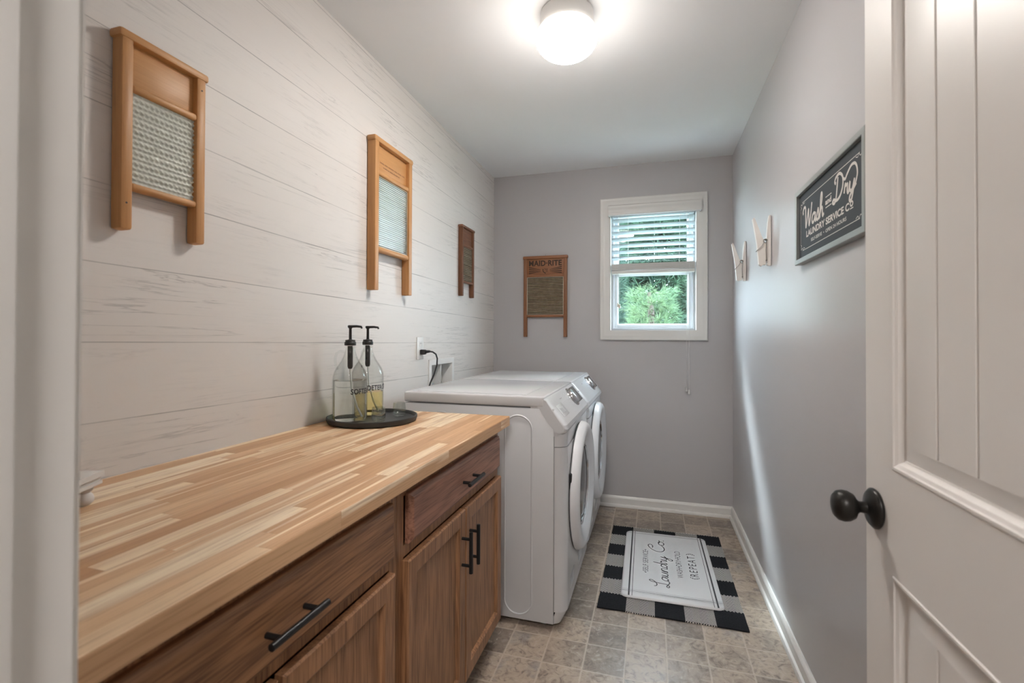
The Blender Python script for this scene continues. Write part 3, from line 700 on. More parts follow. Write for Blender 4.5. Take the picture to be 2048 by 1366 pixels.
# ================================================================== WASHER + DRYER
WXB, WXS, WXF = -1.085, -.390, -.337
def appliance(name, y0, label, cat, washer):
    W = .685; y1 = y0+W; yc = (y0+y1)/2
    t = thing(name, ((WXB+WXF)/2, yc, 0), label, cat)
    mb = MB(); mb.box(WXB, WXS, y0, y1, .022, .912, .004)
    for yy in (y0, y1):
        s = -1 if yy == y0 else 1
        for xc in (-.543, -.90):
            pts = []
            for i in range(25):
                a = PI*i/24
                pts.append((xc+.059*math.cos(a), yy, .820+.059*math.sin(a)))
            for i in range(25):
                a = PI+PI*i/24
                pts.append((xc+.059*math.cos(a), yy, .102+.059*math.sin(a)))
            mb.tube(pts, .0035, 8, closed=True)
    body = build('body', mb, 'appl', t, 40)
    # front panel: plan-view rounded
    def plan(xf, r, y0, y1, xb=WXS+.002):
        pts = [(xb, y0)]
        for i in range(9):
            a = PI/2*i/8; pts.append((xf-r+r*math.sin(a), y0+r-r*math.cos(a)))
        for i in range(9):
            a = PI/2*i/8; pts.append((xf-r+r*math.cos(a), y1-r+r*math.sin(a)))
        pts.append((xb, y1)); return pts
    mb = MB(); mb.prism(plan(WXF, .046, y0+.001, y1-.001), .075, .7535, 'z')
    lo = plan(WXF-.028, .035, y0+.012, y1-.012); hi = plan(WXF, .046, y0+.001, y1-.001)
    A = [mb.bm.verts.new((a, b, .020)) for a, b in lo]; B = [mb.bm.verts.new((a, b, .0752)) for a, b in hi]
    n = len(A)
    for i in range(n): mb.bm.faces.new((A[i], A[(i+1) % n], B[(i+1) % n], B[i]))
    mb.bm.faces.new(list(reversed(A)))
    mb.prism(plan(WXF-.003, .046, y0+.002, y1-.002), .756, .830, 'z')
    mb.prism([(WXS-.10, .80), (WXS-.10, .938), (-.452, .938), (-.398, .852), (-.372, .818), (-.372, .80)], y0+.0015, y1-.0015, 'y')
    for yy in (y0+.0012, y1-.0012): mb.tube([(-.459, yy, .910), (-.393, yy, .818)], .0012, 6)
    build('front_panel', mb, 'appl', t, 30)
    # lid
    mb = MB(); mb.box(WXB, -.431, y0-.0018, y1+.0018, .916, .962, .008, 4)
    mb.box(WXB+.05, -.52, y0+.035, y1-.035, .9600, .9645, .0022, 2)
    build('lid', mb, 'appl', t, 40)
    # console
    prof = [(-.478, .957), (-.440, .959), (-.425, .950), (-.355, .868), (-.338, .846), (-.334, .828), (-.340, .813), (-.352, .806), (-.366, .812), (-.400, .855), (-.455, .916), (-.478, .930)]
    mb = MB(); NS = 15; rings = []
    ys_ = [0, .002, .007, .016, .03, .05] ; allp = [y0-.001+v for v in ys_]+[y1+.001-v for v in reversed(ys_)]
    def ins(v): # shrink near the ends
        k = max(0, 1-v/.035); return .016*(1-math.sqrt(max(0, 1-k*k)))
    for yv in allp:
        d = ins(min(yv-(y0-.001), (y1+.001)-yv))
        rings.append([mb.bm.verts.new((x-d*(1.0 if x > -.42 else .0), yv, z_ - (d*.35 if z_ > .94 else 0) + (d*.4 if z_ < .83 else 0))) for x, z_ in prof])
    for A, B in zip(rings, rings[1:]):
        for i in range(len(prof)): mb.bm.faces.new((A[i], A[(i+1) % len(prof)], B[(i+1) % len(prof)], B[i]))
    mb.bm.faces.new(list(reversed(rings[0]))); mb.bm.faces.new(rings[-1])
    con = build('console', mb, 'appl', t, 18)
    # local frame of the sloped face
    p0 = Vector((-.425, 0, .950)); ex = Vector((0, 1, 0)); ey = (Vector((-.425, 0, .950))-Vector((-.355, 0, .868))).normalized(); nz = ex.cross(ey)
    Lf = 0.1078
    def onf(y, s, out=0): return p0 - ey*s + ex*y + nz*out     # s: distance down the slope
    def fm(y, s, out=0):
        m = Matrix((ex, ey, nz)).transposed().to_4x4(); m.translation = onf(y, s, out); return m
    mb = MB(); mb.lathe([(.052, -.004), (.052, .003), (.049, .006), (.042, .006), (.040, .004)], m=fm(y0+.455, .056), seg=40)
    dial = build('dial', mb, 'chrome', con, 50, label='chrome programme dial')
    mb = MB(); mb.lathe([(.040, .002), (.038, .018), (.032, .022), (0, .022)], m=fm(y0+.455, .056), seg=36); build('dial_cap', mb, 'chrome', dial if False else con, 50)
    mb = MB(); mb.box(-.062, .062, -.044, .044, -.003, .0022, .002, m=fm(y0+.575, .054)); build('display', mb, 'grime', con, label='dark grey display strip')
    for i, (yy, ss) in enumerate(((.335, .020), (.345, .035), (.350, .050), (.345, .065), (.365, .085))):
        mb = MB(); mb.box(-.009, .009, -.0022, .0022, -.001, .0006, m=fm(y0+yy, ss)); build('indicator_mark', mb, 'sticker', con)
    mb = MB()
    for k in range(6): mb.box(-.003+.008*k-.02, .0021+.008*k-.02, -.003, .003, -.001, .0006, m=fm(y0+.235, .030))
    mb.box(-.022, .022, .0028, .0036, -.001, .0005, m=fm(y0+.235, .030)); build('badge', mb, 'sticker', con)
    if washer:
        mb = MB(); mb.box(-.062, .062, -.030, .030, -.004, .0016, .0015, m=fm(y0+.125, .075)); dw = build('detergent_drawer', mb, 'appl', con, 40)
        mb = MB(); mb.box(-.038, .028, -.012, .014, -.002, .0026, .001, m=fm(y0+.125, .078)); build('finger_recess', mb, 'sticker', dw, label='grey finger recess')
    # door ring
    ZC = .512; RR = .292
    mb = MB()
    pr = [(RR-.012, -.004), (RR+.002, .004), (RR, .018), (RR-.010, .032), (RR-.026, .040), (RR-.044, .039), (RR-.066, .031), (RR-.088, .022), (RR-.100, .016), (RR-.106, -.004)]
    mb.lathe(pr, (0, 0, 0), 'z', 72, m=Matrix.Translation((WXF+.004, yc, ZC)) @ Matrix.Rotation(PI/2, 4, 'Y'), caps=False)
    dr = build('door', mb, 'appl_in', t, 60)
    for v in dr.data.vertices: pass
    mb = MB(); mb.lathe([(0, .020), (.08, .018), (.14, .015), (RR-.104, .009)], (0, 0, 0), 'z', 56, m=Matrix.Translation((WXF+.004, yc, ZC)) @ Matrix.Rotation(PI/2, 4, 'Y'), caps=False)
    build('door_glass', mb, 'dglass', dr, 60, label='dark round glass')
    mb = MB(); mb.lathe([(RR-.104, .009), (RR-.105, .018), (RR-.110, .019), (RR-.114, .012)], (0, 0, 0), 'z', 56, m=Matrix.Translation((WXF+.004, yc, ZC)) @ Matrix.Rotation(PI/2, 4, 'Y'), caps=False)
    build('inner_bezel', mb, 'chrome', dr, 60)
    mb = MB(); mb.lathe([(RR-.03, 0), (RR-.006, .0), (RR-.006, .006), (RR-.03, .006)], (0, 0, 0), 'z', 56, m=Matrix.Translation((WXF-.002, yc, ZC)) @ Matrix.Rotation(PI/2, 4, 'Y'))
    build('door_seal', mb, 'gasket', t, 60)
    mb = MB(); mb.box(WXF-.002, WXF+.012, yc-RR+.010, yc-RR+.045, ZC+.05, ZC+.12, .004)
    build('door_hinge', mb, 'gasket', t)
    for a_, b_ in ((.10, .20), (.33, .43)):
        mb = MB(); mb.box(WXF-.001, WXF+.0008, y0+a_, y0+b_, .125, .185); build('sticker', mb, 'sticker', t, label='grey paper sticker')
    for (xx, yy) in ((WXB+.05, y0+.05), (WXB+.05, y1-.05), (WXS-.05, y0+.05), (WXS-.05, y1-.05)):
        mb = MB(); mb.lathe([(.018, 0), (.020, .002), (.018, .008), (.008, .010), (.008, .024)], (xx, yy, 0), 'z', 18); build('foot', mb, 'sticker', t, 40)
    return t
appliance('washing_machine', 1.915, 'white front-loading washing machine with detergent drawer, next to the countertop', 'washing machine', True)
appliance('tumble_dryer', 2.612, 'white front-loading dryer behind the washing machine, nearest the back wall', 'dryer', False)

# ================================================================== WASHBOARDS
def washboard(name, frame3, W, Ht, th, cols, label, group, spec):
    """frame3: matrix from local (a across, b up, n out). Local a 0..W, b 0..Ht, n 0..th"""
    loc = frame3 @ Vector((W/2, 0, 0))
    t = thing(name, loc, label, 'washboard', group)
    vm, hm = cols; sw = spec['stile']
    def bx(mb, a0, a1, b0, b1, n0, n1, bev=.002): mb.box(a0, a1, b0, b1, n0, n1, bev, m=frame3)
    for a0 in (0.0, W-sw):
        mb = MB(); bx(mb, a0, a0+sw, 0, Ht-spec['cap']*.6, .002, th-.003, spec.get('bev', .003)); build('leg', mb, vm, t, 40)
    mb = MB(); bx(mb, -.006, W+.006, Ht-spec['cap'], Ht, 0.001, th, spec['cap']*.3); build('top_rail', mb, hm, t, 40)
    mb = MB(); bx(mb, sw-.002, W-sw+.002, spec['pb'], Ht-spec['cap']+.002, th*.35, th*.35+.008, .0005); hb = build('header_board', mb, hm, t, 40)
    mb = MB(); bx(mb, sw-.002, W-sw+.002, spec['pb']-spec['mid'], spec['pb'], th*.3, th-.004, spec['mid']*.35); build('middle_rail', mb, hm, t, 50)
    mb = MB(); bx(mb, sw-.002, W-sw+.002, spec['bb'], spec['bb']+spec['bot'], th*.3, th-.004, spec['bot']*.35); build('bottom_rail', mb, hm, t, 50)
    # corrugated insert
    z0 = spec['bb']+spec['bot']; z1 = spec['pb']-spec['mid']; n = spec['ribs']; a0 = sw; a1 = W-sw
    mb = MB(); bm = mb.bm; amp = spec['amp']; mid = th*.62
    nx = spec.get('nx', 2); nz_ = n*8; g = []
    for j in range(nz_+1):
        b = z0+(z1-z0)*j/nz_; row = []
        for i in range(nx+1):
            a = a0+(a1-a0)*i/nx
            d = mid+amp*math.cos(2*PI*j/8)
            if nx > 2: d = mid+amp*math.cos(2*PI*j/8)*(.6+.4*math.cos(2*PI*i/4))+amp*.5*math.cos(2*PI*i/4+(j//8 % 2)*PI)
            row.append(bm.verts.new(frame3 @ Vector((a, b, d))))
        g.append(row)
    for j in range(nz_):
        for i in range(nx): bm.faces.new((g[j][i], g[j][i+1], g[j+1][i+1], g[j+1][i]))
    back = [bm.verts.new(frame3 @ Vector((a, b, mid-amp-.003))) for a, b in ((a0, z0), (a1, z0), (a1, z1), (a0, z1))]; bm.faces.new(back)
    ins = build('rubbing_panel', mb, spec['mat'], t, 80, label=spec.get('plabel'))
    if spec.get('rim'):
        mb = MB(); bx(mb, a0-.001, a0+.004, z0, z1, mid, mid+amp+.002, 0); bx(mb, a1-.004, a1+.001, z0, z1, mid, mid+amp+.002, 0)
        bx(mb, a0, a1, z0, z0+.003, mid, mid+amp+.002, 0); bx(mb, a0, a1, z1-.003, z1, mid, mid+amp+.002, 0); build('rim', mb, 'tinrim', ins)
    if spec.get('holes'):
        for a, b in ((W-sw/2, Ht-.048), (sw*.45, .06)):
            mb = MB(); mb.lathe([(.0022, 0), (.0022, .002)], m=frame3 @ Matrix.Translation((a, b, th-.0045)), seg=10); build('peg_hole', mb, 'slot', t)
    return t, hb
def fr_left(y0, z0):      # on the left wall: a -> +y, b -> +z, n -> +x
    return Matrix(((0, 0, 1, XL), (1, 0, 0, y0), (0, 1, 0, z0), (0, 0, 0, 1)))
def fr_back(x0, z0):      # on the back wall: a -> +x, b -> +z, n -> -y
    return Matrix(((1, 0, 0, x0), (0, 0, -1, YB), (0, 1, 0, z0), (0, 0, 0, 1)))
WG = 'wooden washboards hung on the walls'
washboard('washboard', fr_left(.757, 1.455), .207, .453, .040, ('wb_honey', 'wb_honey_h'), 'honey pine washboard with beaded glass panel on the plank wall, nearest the doorway', WG,
          dict(stile=.026, cap=.020, pb=.338, mid=.018, bb=.094, bot=.016, ribs=17, amp=.0022, nx=26*4//2, mat='glass_w', plabel='beaded greenish glass', bev=.006, holes=True))
t2, hb = washboard('washboard', fr_left(1.752, 1.412), .322, .667, .045, ('wb_honey', 'wb_honey_h'), 'large honey pine washboard with finely ribbed pale glass, above the two pump bottles', WG,
          dict(stile=.030, cap=.024, pb=.525, mid=.024, bb=.168, bot=.024, ribs=34, amp=.0022, mat='glass_fine', plabel='ribbed pale glass', rim=True))
mb = MB(); fm2 = fr_left(1.752, 1.412)
for (b_, body, a0, a1) in ((.566, 'TOP NOTCH GENERAL SERVICE', .045, .275), (.550, 'MADE IN U.S.A.', .09, .23)):
    add_flat(mb, fit_text('- - - - - - - - - - - - -' if 0 else '~ ~~~ ~~ ~~~~ ~~ ~~~ ~~', a0, a1, b_, b_+.006), lambda a, b: fm2 @ Vector((a, b, .045*.35+.0086)))
build('faded_print', mb, 'wb_dark_h', hb, recalc=False)
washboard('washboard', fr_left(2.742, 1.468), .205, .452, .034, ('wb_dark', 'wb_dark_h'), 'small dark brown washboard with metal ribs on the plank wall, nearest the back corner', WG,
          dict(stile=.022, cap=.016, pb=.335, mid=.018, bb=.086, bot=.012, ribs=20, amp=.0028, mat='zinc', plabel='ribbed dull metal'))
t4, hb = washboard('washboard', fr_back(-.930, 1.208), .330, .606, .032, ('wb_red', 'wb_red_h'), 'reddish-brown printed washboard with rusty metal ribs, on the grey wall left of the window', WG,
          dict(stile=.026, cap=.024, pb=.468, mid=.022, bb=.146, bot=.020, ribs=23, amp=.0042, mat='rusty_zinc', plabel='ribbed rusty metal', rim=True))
mb = MB(); fb = fr_back(-.930, 1.208); ZO[0] = 0; lt = lambda a, b: fb @ Vector((a, b, .032*.35+.0085+ZO[0]))
add_flat(mb, fit_text('MAID·RITE', .040, .290, .530, .572, bold=.03, space=1.05), lt)
for s in (-1, 1):
    for k, (dy0, dy1) in enumerate(((.030, .010), (.014, .005), (-.004, -.001), (-.020, -.006))):
        x0 = .165+s*.035; x1 = .165+s*.125; yb_ = .494
        add_flat(mb, ([Vector((x0, yb_+dy1-.0008, 0)), Vector((x1, yb_+dy0*.9-.004, 0)), Vector((x1, yb_+dy0*.9+.004, 0)), Vector((x0, yb_+dy1+.0008, 0))], [[0, 1, 2, 3]]), lt)
add_flat(mb, stroke([(.148, .508), (.150, .490), (.163, .478), (.168, .474)], .006), lt)
add_flat(mb, stroke([(.160, .512), (.170, .505), (.182, .508), (.178, .496), (.184, .486)], .003), lt)
add_flat(mb, stroke([(.156, .498), (.168, .500), (.174, .488), (.166, .482)], .002), lt)
build('printed_emblem', mb, 'ink_brown', hb, recalc=False, label='dark printed lettering with rays')
mb = MB(); mb.tube([(.165-.930, YB-.004, 1.812), (.165-.930, YB-.008, 1.826), (.165-.930, YB-.001, 1.830)], .0012, 6); build('hanging_nail', mb, 'steel', t4)

# ================================================================== SIGN
SY0, SY1, SZ0, SZ1 = 1.925, 1.340, 1.474, 1.737; XS = XR-.022
sg = thing('framed_sign', (XR, (SY0+SY1)/2, (SZ0+SZ1)/2), 'dark slate laundry sign with white lettering in a galvanised frame on the right wall', 'sign')
mb = MB(); tt = lambda a, b, d: (XR-d, a, b)
mb.frame(SY1, SY0, SZ0, SZ1, [(0, .001), (0, .021), (.0015, .0225), (.0165, .0225), (.018, .021), (.018, .010)], tt); build('frame', mb, 'galv', sg, 40, label='galvanised metal frame')
mb = MB(); mb.box(XR-.0115, XR-.002, SY1+.015, SY0-.015, SZ0+.015, SZ1-.015); board = build('board', mb, 'slate', sg)
mb = MB(); XT = XR-.0121
ZO[0] = 0; st = lambda a, b: (XT-ZO[0], SY0-a, b)       # a: from the far edge toward the door
def xs(y): return SY0-y
script('Wash', xs(1.862), xs(1.655), 1.593, .0295, .0095, st, mb)
script('Dry', xs(1.582), xs(1.415), 1.607, .0262, .0088, st, mb)
add_flat(mb, stroke([(xs(1.500), 1.656), (xs(1.488), 1.650), (xs(1.474), 1.660), (xs(1.445), 1.674), (xs(1.418), 1.668), (xs(1.408), 1.640), (xs(1.425), 1.612)], .008), st)
add_flat(mb, fit_text('and', xs(1.642), xs(1.592), 1.618, 1.636, .04), st)
line(mb, (xs(1.640), 1.642), (xs(1.590), 1.642), .003, st); line(mb, (xs(1.640), 1.610), (xs(1.590), 1.610), .003, st)
add_flat(mb, fit_text('LAUNDRY SERVICE C', xs(1.826), xs(1.461), 1.557, 1.579, .035), st)
add_flat(mb, fit_text('o', xs(1.456), xs(1.434), 1.5625, 1.579, .03), st); line(mb, (xs(1.456), 1.5585), (xs(1.434), 1.5585), .0030, st)
add_flat(mb, fit_text('SELF-SERVE  •  OPEN 24 HOURS', xs(1.777), xs(1.480), 1.534, 1.545, .02), st)
bx0, bx1, bz0, bz1 = xs(1.886), xs(1.372), 1.519, 1.688
for a, b in (((bx0+.02, bz1), (bx1-.02, bz1)), ((bx0+.02, bz0), (bx1-.02, bz0)), ((bx0, bz0+.02), (bx0, bz1-.02)), ((bx1, bz0+.02), (bx1, bz1-.02))): line(mb, a, b, .0022, st)
for sx in (1, -1):
    for sz in (1, -1):
        cx_ = bx0 if sx > 0 else bx1; cz_ = bz0 if sz > 0 else bz1
        add_flat(mb, stroke([(cx_+sx*.045, cz_+sz*.004), (cx_+sx*.032, cz_+sz*.008), (cx_+sx*.026, cz_), (cx_+sx*.016, cz_+sz*.009), (cx_+sx*.004, cz_+sz*.004), (cx_+sx*.003, cz_+sz*.013), (cx_+sx*.010, cz_+sz*.018), (cx_, cz_+sz*.021)], .0024), st)
build('lettering', mb, 'letter_w', board, recalc=False, label='cream white lettering and border')

# ================================================================== CLOTHESPINS
def clothespin(y0, wdt, dz, label):
    t = thing('giant_clothespin', (XR, y0+wdt/2, 1.54+dz), label, 'clothespin', 'oversized clothespins on the right wall')
    xb = XR
    back = [(xb-.003, 1.540), (xb-.003, 1.768), (xb-.010, 1.768), (xb-.015, 1.735), (xb-.020, 1.665), (xb-.018, 1.648), (xb-.022, 1.640), (xb-.023, 1.560), (xb-.017, 1.552), (xb-.020, 1.544), (xb-.014, 1.540)]
    mb = MB(); mb.prism([(a, b+dz) for a, b in back], y0, y0+wdt, 'y'); build('prong', mb, 'pin', t)
    front = [(xb-.0245, 1.544), (xb-.0245, 1.640), (xb-.038, 1.668), (xb-.069, 1.757), (xb-.073, 1.762), (xb-.078, 1.756), (xb-.060, 1.640), (xb-.052, 1.545), (xb-.042, 1.538), (xb-.034, 1.545)]
    mb = MB(); mb.prism([(a, b+dz) for a, b in front], y0, y0+wdt, 'y'); build('prong', mb, 'pin', t)
    mb = MB(); c = Vector((xb-.026, y0, 1.652+dz)); pts = []
    for i in range(70):
        a = 2*PI*i/12; pts.append((c.x+.0085*math.cos(a), y0-.003+(wdt+.006)*i/69, c.z+.0085*math.sin(a)))
    mb.tube(pts, .0016, 6)
    mb.tube([(c.x+.005, y0-.003, c.z-.004), (xb-.024, y0-.0035, 1.61+dz), (xb-.0222, y0-.003, 1.565+dz), (xb-.0222, y0+.004, 1.560+dz)], .0016, 6)
    mb.tube([(c.x-.006, y0-.003, c.z-.003), (xb-.040, y0-.004, 1.632+dz), (xb-.060, y0-.003, 1.610+dz), (xb-.0605, y0+wdt+.002, 1.608+dz)], .0016, 6)
    mb.lathe([(.0038, -.001), (.0038, .0006)], (xb-.022, y0-.0008, 1.563+dz), 'y', 12)
    build('spring', mb, 'steel', t, 60)
clothespin(2.367, .022, 0, 'oversized white wooden clothespin nearer the laundry sign')
clothespin(2.957, .022, -.004, 'oversized white wooden clothespin nearer the back corner')

# ================================================================== RUG + MAT
RX0, RX1, RY0, RY1 = -.236, .386, 2.130, 3.072
mb = MB(); bm = mb.bm; nx, ny = 40, 60; g = []
rr = random.Random(4)
for j in range(ny+1):
    row = []
    for i in range(nx+1):
        x = RX0+(RX1-RX0)*i/nx; y = RY0+(RY1-RY0)*j/ny
        ex = .0025*mnoise.noise(Vector((0, y*14, 1)))*(1 if i in (0, nx) else .3); ey = .003*mnoise.noise(Vector((x*12, 3, 1)))*(1 if j in (0, ny) else .3)
        row.append(bm.verts.new((x+ex, y+ey, .0062+.0010*mnoise.noise(Vector((x*9, y*9, 0))))))
    g.append(row)
for j in range(ny):
    for i in range(nx): bm.faces.new((g[j][i], g[j][i+1], g[j+1][i+1], g[j+1][i]))
ed = [e for e in bm.edges if len(e.link_faces) == 1]
r = bmesh.ops.extrude_edge_only(bm, edges=ed)
for v in [v for v in r['geom'] if isinstance(v, bmesh.types.BMVert)]: v.co.z = .0004
rug = build('woven_rug', mb, 'rug', origin=((RX0+RX1)/2, (RY0+RY1)/2, 0)); tag(rug, 'black and white buffalo check woven rug on the tile floor', 'rug')

MCX, MCY, MW, ML = .0800, 2.617, .4500, .752
MR = Matrix.Translation((MCX, MCY, 0)) @ Matrix.Rotation(math.radians(.75), 4, 'Z')
MZ = .0078
mt = thing('anti_fatigue_mat', (MCX, MCY, MZ), 'white cushioned mat with black laundry lettering, lying on the checked rug', 'mat')
def rrect(w_, l_, r, n=8):
    out = []
    for cx_, cy_, a0 in ((w_/2-r, l_/2-r, 0), (-w_/2+r, l_/2-r, 90), (-w_/2+r, -l_/2+r, 180), (w_/2-r, -l_/2+r, 270)):
        for i in range(n+1):
            a = math.radians(a0+90*i/n); out.append((cx_+r*math.cos(a), cy_+r*math.sin(a)))
    return out
mb = MB(); rings = []
for ins_, z_ in ((.003, 0), (0, .002), (.001, .0062), (.005, .0095), (.010, .0105)):
    rings.append([mb.bm.verts.new(MR @ Vector((a, b, MZ+z_))) for a, b in rrect(MW-2*ins_, ML-2*ins_, .030-ins_*.5)])
for A, B in zip(rings, rings[1:]):
    n = len(A)
    for i in range(n): mb.bm.faces.new((A[i], A[(i+1) % n], B[(i+1) % n], B[i]))
mb.bm.faces.new(list(reversed(rings[0]))); mb.bm.faces.new(rings[-1])
pad = build('pad', mb, 'mat', mt, 40)
MT = MZ+.0110
# mat text frame: a along +y (reading), b up = -x
ZO[0] = 0
def mf(a, b): return MR @ Vector((-b, a, 0)) + Vector((0, 0, MT+ZO[0]))
def A_(y): return y-MCY
def B_(x): return -(x-MCX)
mb = MB()
script('Laundry', A_(2.360), A_(2.690), B_(.076), .0300, .0047, mf, mb)
script('Co.', A_(2.740), A_(2.890), B_(.068), .0290, .0047, mf, mb)
def stripes(mb, vert, pos, wd):
    for c in pos:
        if vert: line(mb, (-ML/2+.004, c), (ML/2-.004, c), wd, mf)      # along y, at x=-c
        else: line(mb, (c, -MW/2+.004), (c, MW/2-.004), wd, mf)
stripes(mb, True, (MW/2-.037, -MW/2+.027), .0072); stripes(mb, True, (MW/2-.052, -MW/2+.043), .0024)
for tx, (a0, a1) in (('REPEAT', (2.505, 2.725)),): add_flat(mb, fit_text(tx, A_(a0), A_(a1), B_(.222), B_(.184), -.006, space=1.3), mf)
for s, ac in ((-1, 2.482), (1, 2.752)):
    for k in range(5):
        b0 = B_(.203)+(k-2)*.009; a0 = A_(ac)+s*(-.006+.004*(2-abs(k-2)))
        add_flat(mb, stroke([(a0-s*.009, b0+(k-2)*.0012), (a0+s*.003, b0)], .0030), mf)
    add_flat(mb, stroke([(A_(ac)-s*.004, B_(.222)), (A_(ac)+s*.005, B_(.203)), (A_(ac)-s*.004, B_(.184))], .0020), mf)
lk = build('black_print', mb, 'letter_k', pad, recalc=False, label='black stripes and lettering')
mb = MB()
add_flat(mb, fit_text('•SELF SERVICE•', A_(2.480), A_(2.748), B_(-.019), B_(-.046), -.004), mf)
add_flat(mb, fit_text('WASH•DRY•FOLD', A_(2.470), A_(2.768), B_(.149), B_(.121), -.004), mf)
stripes(mb, False, (-ML/2+.058, -ML/2+.036, ML/2-.020), .0014); stripes(mb, False, (-ML/2+.046, ML/2-.034), .0034)
build('grey_print', mb, 'letter_g', pad, recalc=False, label='thin grey stripes and small lettering')

# ================================================================== TRAY, BOTTLES, GLASSES
TCX, TCY = -1.008, 1.548
mb = MB(); mb.lathe([(0, 0), (.150, 0), (.160, .003), (.164, .012), (.164, .020), (.160, .0215), (.157, .019), (.154, .009), (.148, .0065), (0, .0065)], (TCX, TCY, CT+.0004), 'z', 72, caps=False)
tr = build('serving_tray', mb, 'tray', smooth=40, origin=(TCX, TCY, CT)); tag(tr, 'round black tray on the butcher block countertop, carrying bottles and small glasses', 'tray')
TZ = CT+.0074
def bottle(x, y, word, liq, ztop, label, a0, rot, tz):
    t = thing('pump_bottle', (x, y, TZ), label, 'bottle', 'glass pump bottles on the black tray')
    r = .0615; o = [(0, .000), (.050, .000), (.058, .003), (r, .011), (r, .150), (.0600, .166), (.0545, .184), (.044, .202), (.033, .218), (.0245, .236), (.0185, .254), (.0165, .266), (.0195, .268), (.0195, .273), (.0165, .275)]
    i = [(.0145, .275), (.0145, .260), (.0220, .236), (.0305, .218), (.0415, .202), (.0520, .184), (.0575, .166), (.059, .150), (.059, .013), (.056, .007), (.030, .010), (0, .012)]
    mb = MB(); mb.lathe(o+i, (x, y, TZ), 'z', 56, caps=False)
    g = build('glass_jug', mb, 'bottle', t, 60)
    mb = MB(); a = rot; ca, sa = math.cos(a), math.sin(a); P = [(.0195, .252), (.034, .256), (.048, .248), (.053, .228), (.051, .205), (.043, .187)]
    mb.tube([(x+ca*q, y+sa*q, TZ+h) for q, h in P], .0045, 10); build('handle', mb, 'bottle', g, 60)
    L = [(0, .0125), (.030, .0105), (.0555, .0078), (.0585, .0135), (.0585, .150), (.0570, .166), (.0510, .184)]
    LL = [p for p in L if p[1] < ztop]; rt = LL[-1][0]
    for (r0, h0), (r1, h1) in zip(L, L[1:]):
        if h0 < ztop <= h1: rt = r0+(r1-r0)*(ztop-h0)/(h1-h0)
    mb = MB(); mb.lathe(LL+[(rt, ztop), (0, ztop)], (x, y, TZ), 'z', 48, caps=False); build('liquid', mb, liq, g, 60, label='pale clear liquid' if liq == 'liq1' else 'yellow liquid')
    mb = MB(); mb.lathe([(0, .2765), (.0195, .2765), (.0205, .278), (.0205, .288), (.0185, .290), (.017, .292), (.0185, .294), (.0170, .297), (.008, .298), (.0052, .300), (.0048, .338), (.0062, .340), (.0095, .3435), (.0095, .349), (.007, .351), (0, .351)], (x, y, TZ), 'z', 28, caps=False)
    mb.tube([(x, y, TZ+.346), (x+.022, y+.007, TZ+.347), (x+.038, y+.012, TZ+.345), (x+.040, y+.0125, TZ+.339)], [.0052, .0045, .004, .0035], 10)
    p = build('pump', mb, 'blackpl', t, 50, label='black plastic pump')
    mb = MB(); mb.lathe([(0, .275), (.0095, .275), (.0095, .200), (.007, .192), (0, .190)], (x, y, TZ), 'z', 20, caps=False); build('pump_barrel', mb, 'blackpl', p, 50)
    mb = MB(); mb.tube([(x, y, TZ+.192), (x+.004, y+.003, TZ+.12), (x+.018, y+.010, TZ+.055), (x+.034, y+.016, TZ+.017)], .0032, 8); build('dip_tube', mb, 'dip', p, 60)
    mb = MB(); rt_ = r+.0005; vs_, fs_ = fit_text(word, 0, len(word)*.0132, tz, tz+.0195, .022, 0, 1.05)
    ang = lambda v: a0+v/rt_
    add_flat(mb, (vs_, fs_), lambda aa, bb: (x+rt_*math.cos(ang(aa)), y+rt_*math.sin(ang(aa)), TZ+bb))
    build('lettering', mb, 'letter_k', g, recalc=False, label='black printed name')
    return t
bottle(-1.062, 1.483, 'SOFTENER', 'liq1', .150, 'glass pump bottle with pale liquid marked SOFTENER, on the tray nearest the doorway', math.radians(-52), math.radians(205), .103)
bottle(-1.075, 1.613, 'DETERGENT', 'liq2', .095, 'glass pump bottle with yellow liquid marked DETERGENT, behind the softener bottle', math.radians(-57), math.radians(150), .103)
def tumbler(x, y, label):
    mb = MB(); mb.lathe([(0, 0), (.018, 0), (.0215, .003), (.0245, .012), (.0255, .024), (.0240, .040), (.0222, .053), (.0212, .053), (.0228, .040), (.0243, .024), (.0232, .013), (.017, .008), (0, .007)], (x, y, TZ), 'z', 40, caps=False)
    o = build('measuring_glass', mb, 'tumbler', smooth=60, origin=(x, y, TZ)); tag(o, label, 'glass', 'small glasses on the black tray')
tumbler(-.944, 1.630, 'small clear glass standing alone at the right side of the black tray')
tumbler(-.955, 1.503, 'small clear glass in front of the yellow detergent bottle')

# ------------------------------------------------------------------ white riser at the left end of the counter
rs = thing('wooden_riser', (-1.06, .57, CT), 'small white wooden riser with bead feet at the doorway end of the countertop', 'riser')
c0 = Vector((-1.018, .652)); e1 = Vector((.44, -.90)).normalized(); e2 = Vector((-.90, -.44)).normalized()
def rp(a, b, z): p = c0+e1*a+e2*b; return (p.x, p.y, z)
mb = MB(); S1, S2 = .20, .155
for ins_, z0, z1 in ((0, .944, .954), (.004, .936, .944), (.002, .930, .936)):
    A = [mb.bm.verts.new(rp(a, b, CT-.895+z0)) for a, b in ((ins_, ins_), (S1-ins_, ins_), (S1-ins_, S2-ins_), (ins_, S2-ins_))]
    B = [mb.bm.verts.new(rp(a, b, CT-.895+z1)) for a, b in ((ins_, ins_), (S1-ins_, ins_), (S1-ins_, S2-ins_), (ins_, S2-ins_))]
    for i in range(4): mb.bm.faces.new((A[i], A[(i+1) % 4], B[(i+1) % 4], B[i]))
    mb.bm.faces.new(list(reversed(A))); mb.bm.faces.new(B)
build('top_board', mb, 'white_wood', rs)
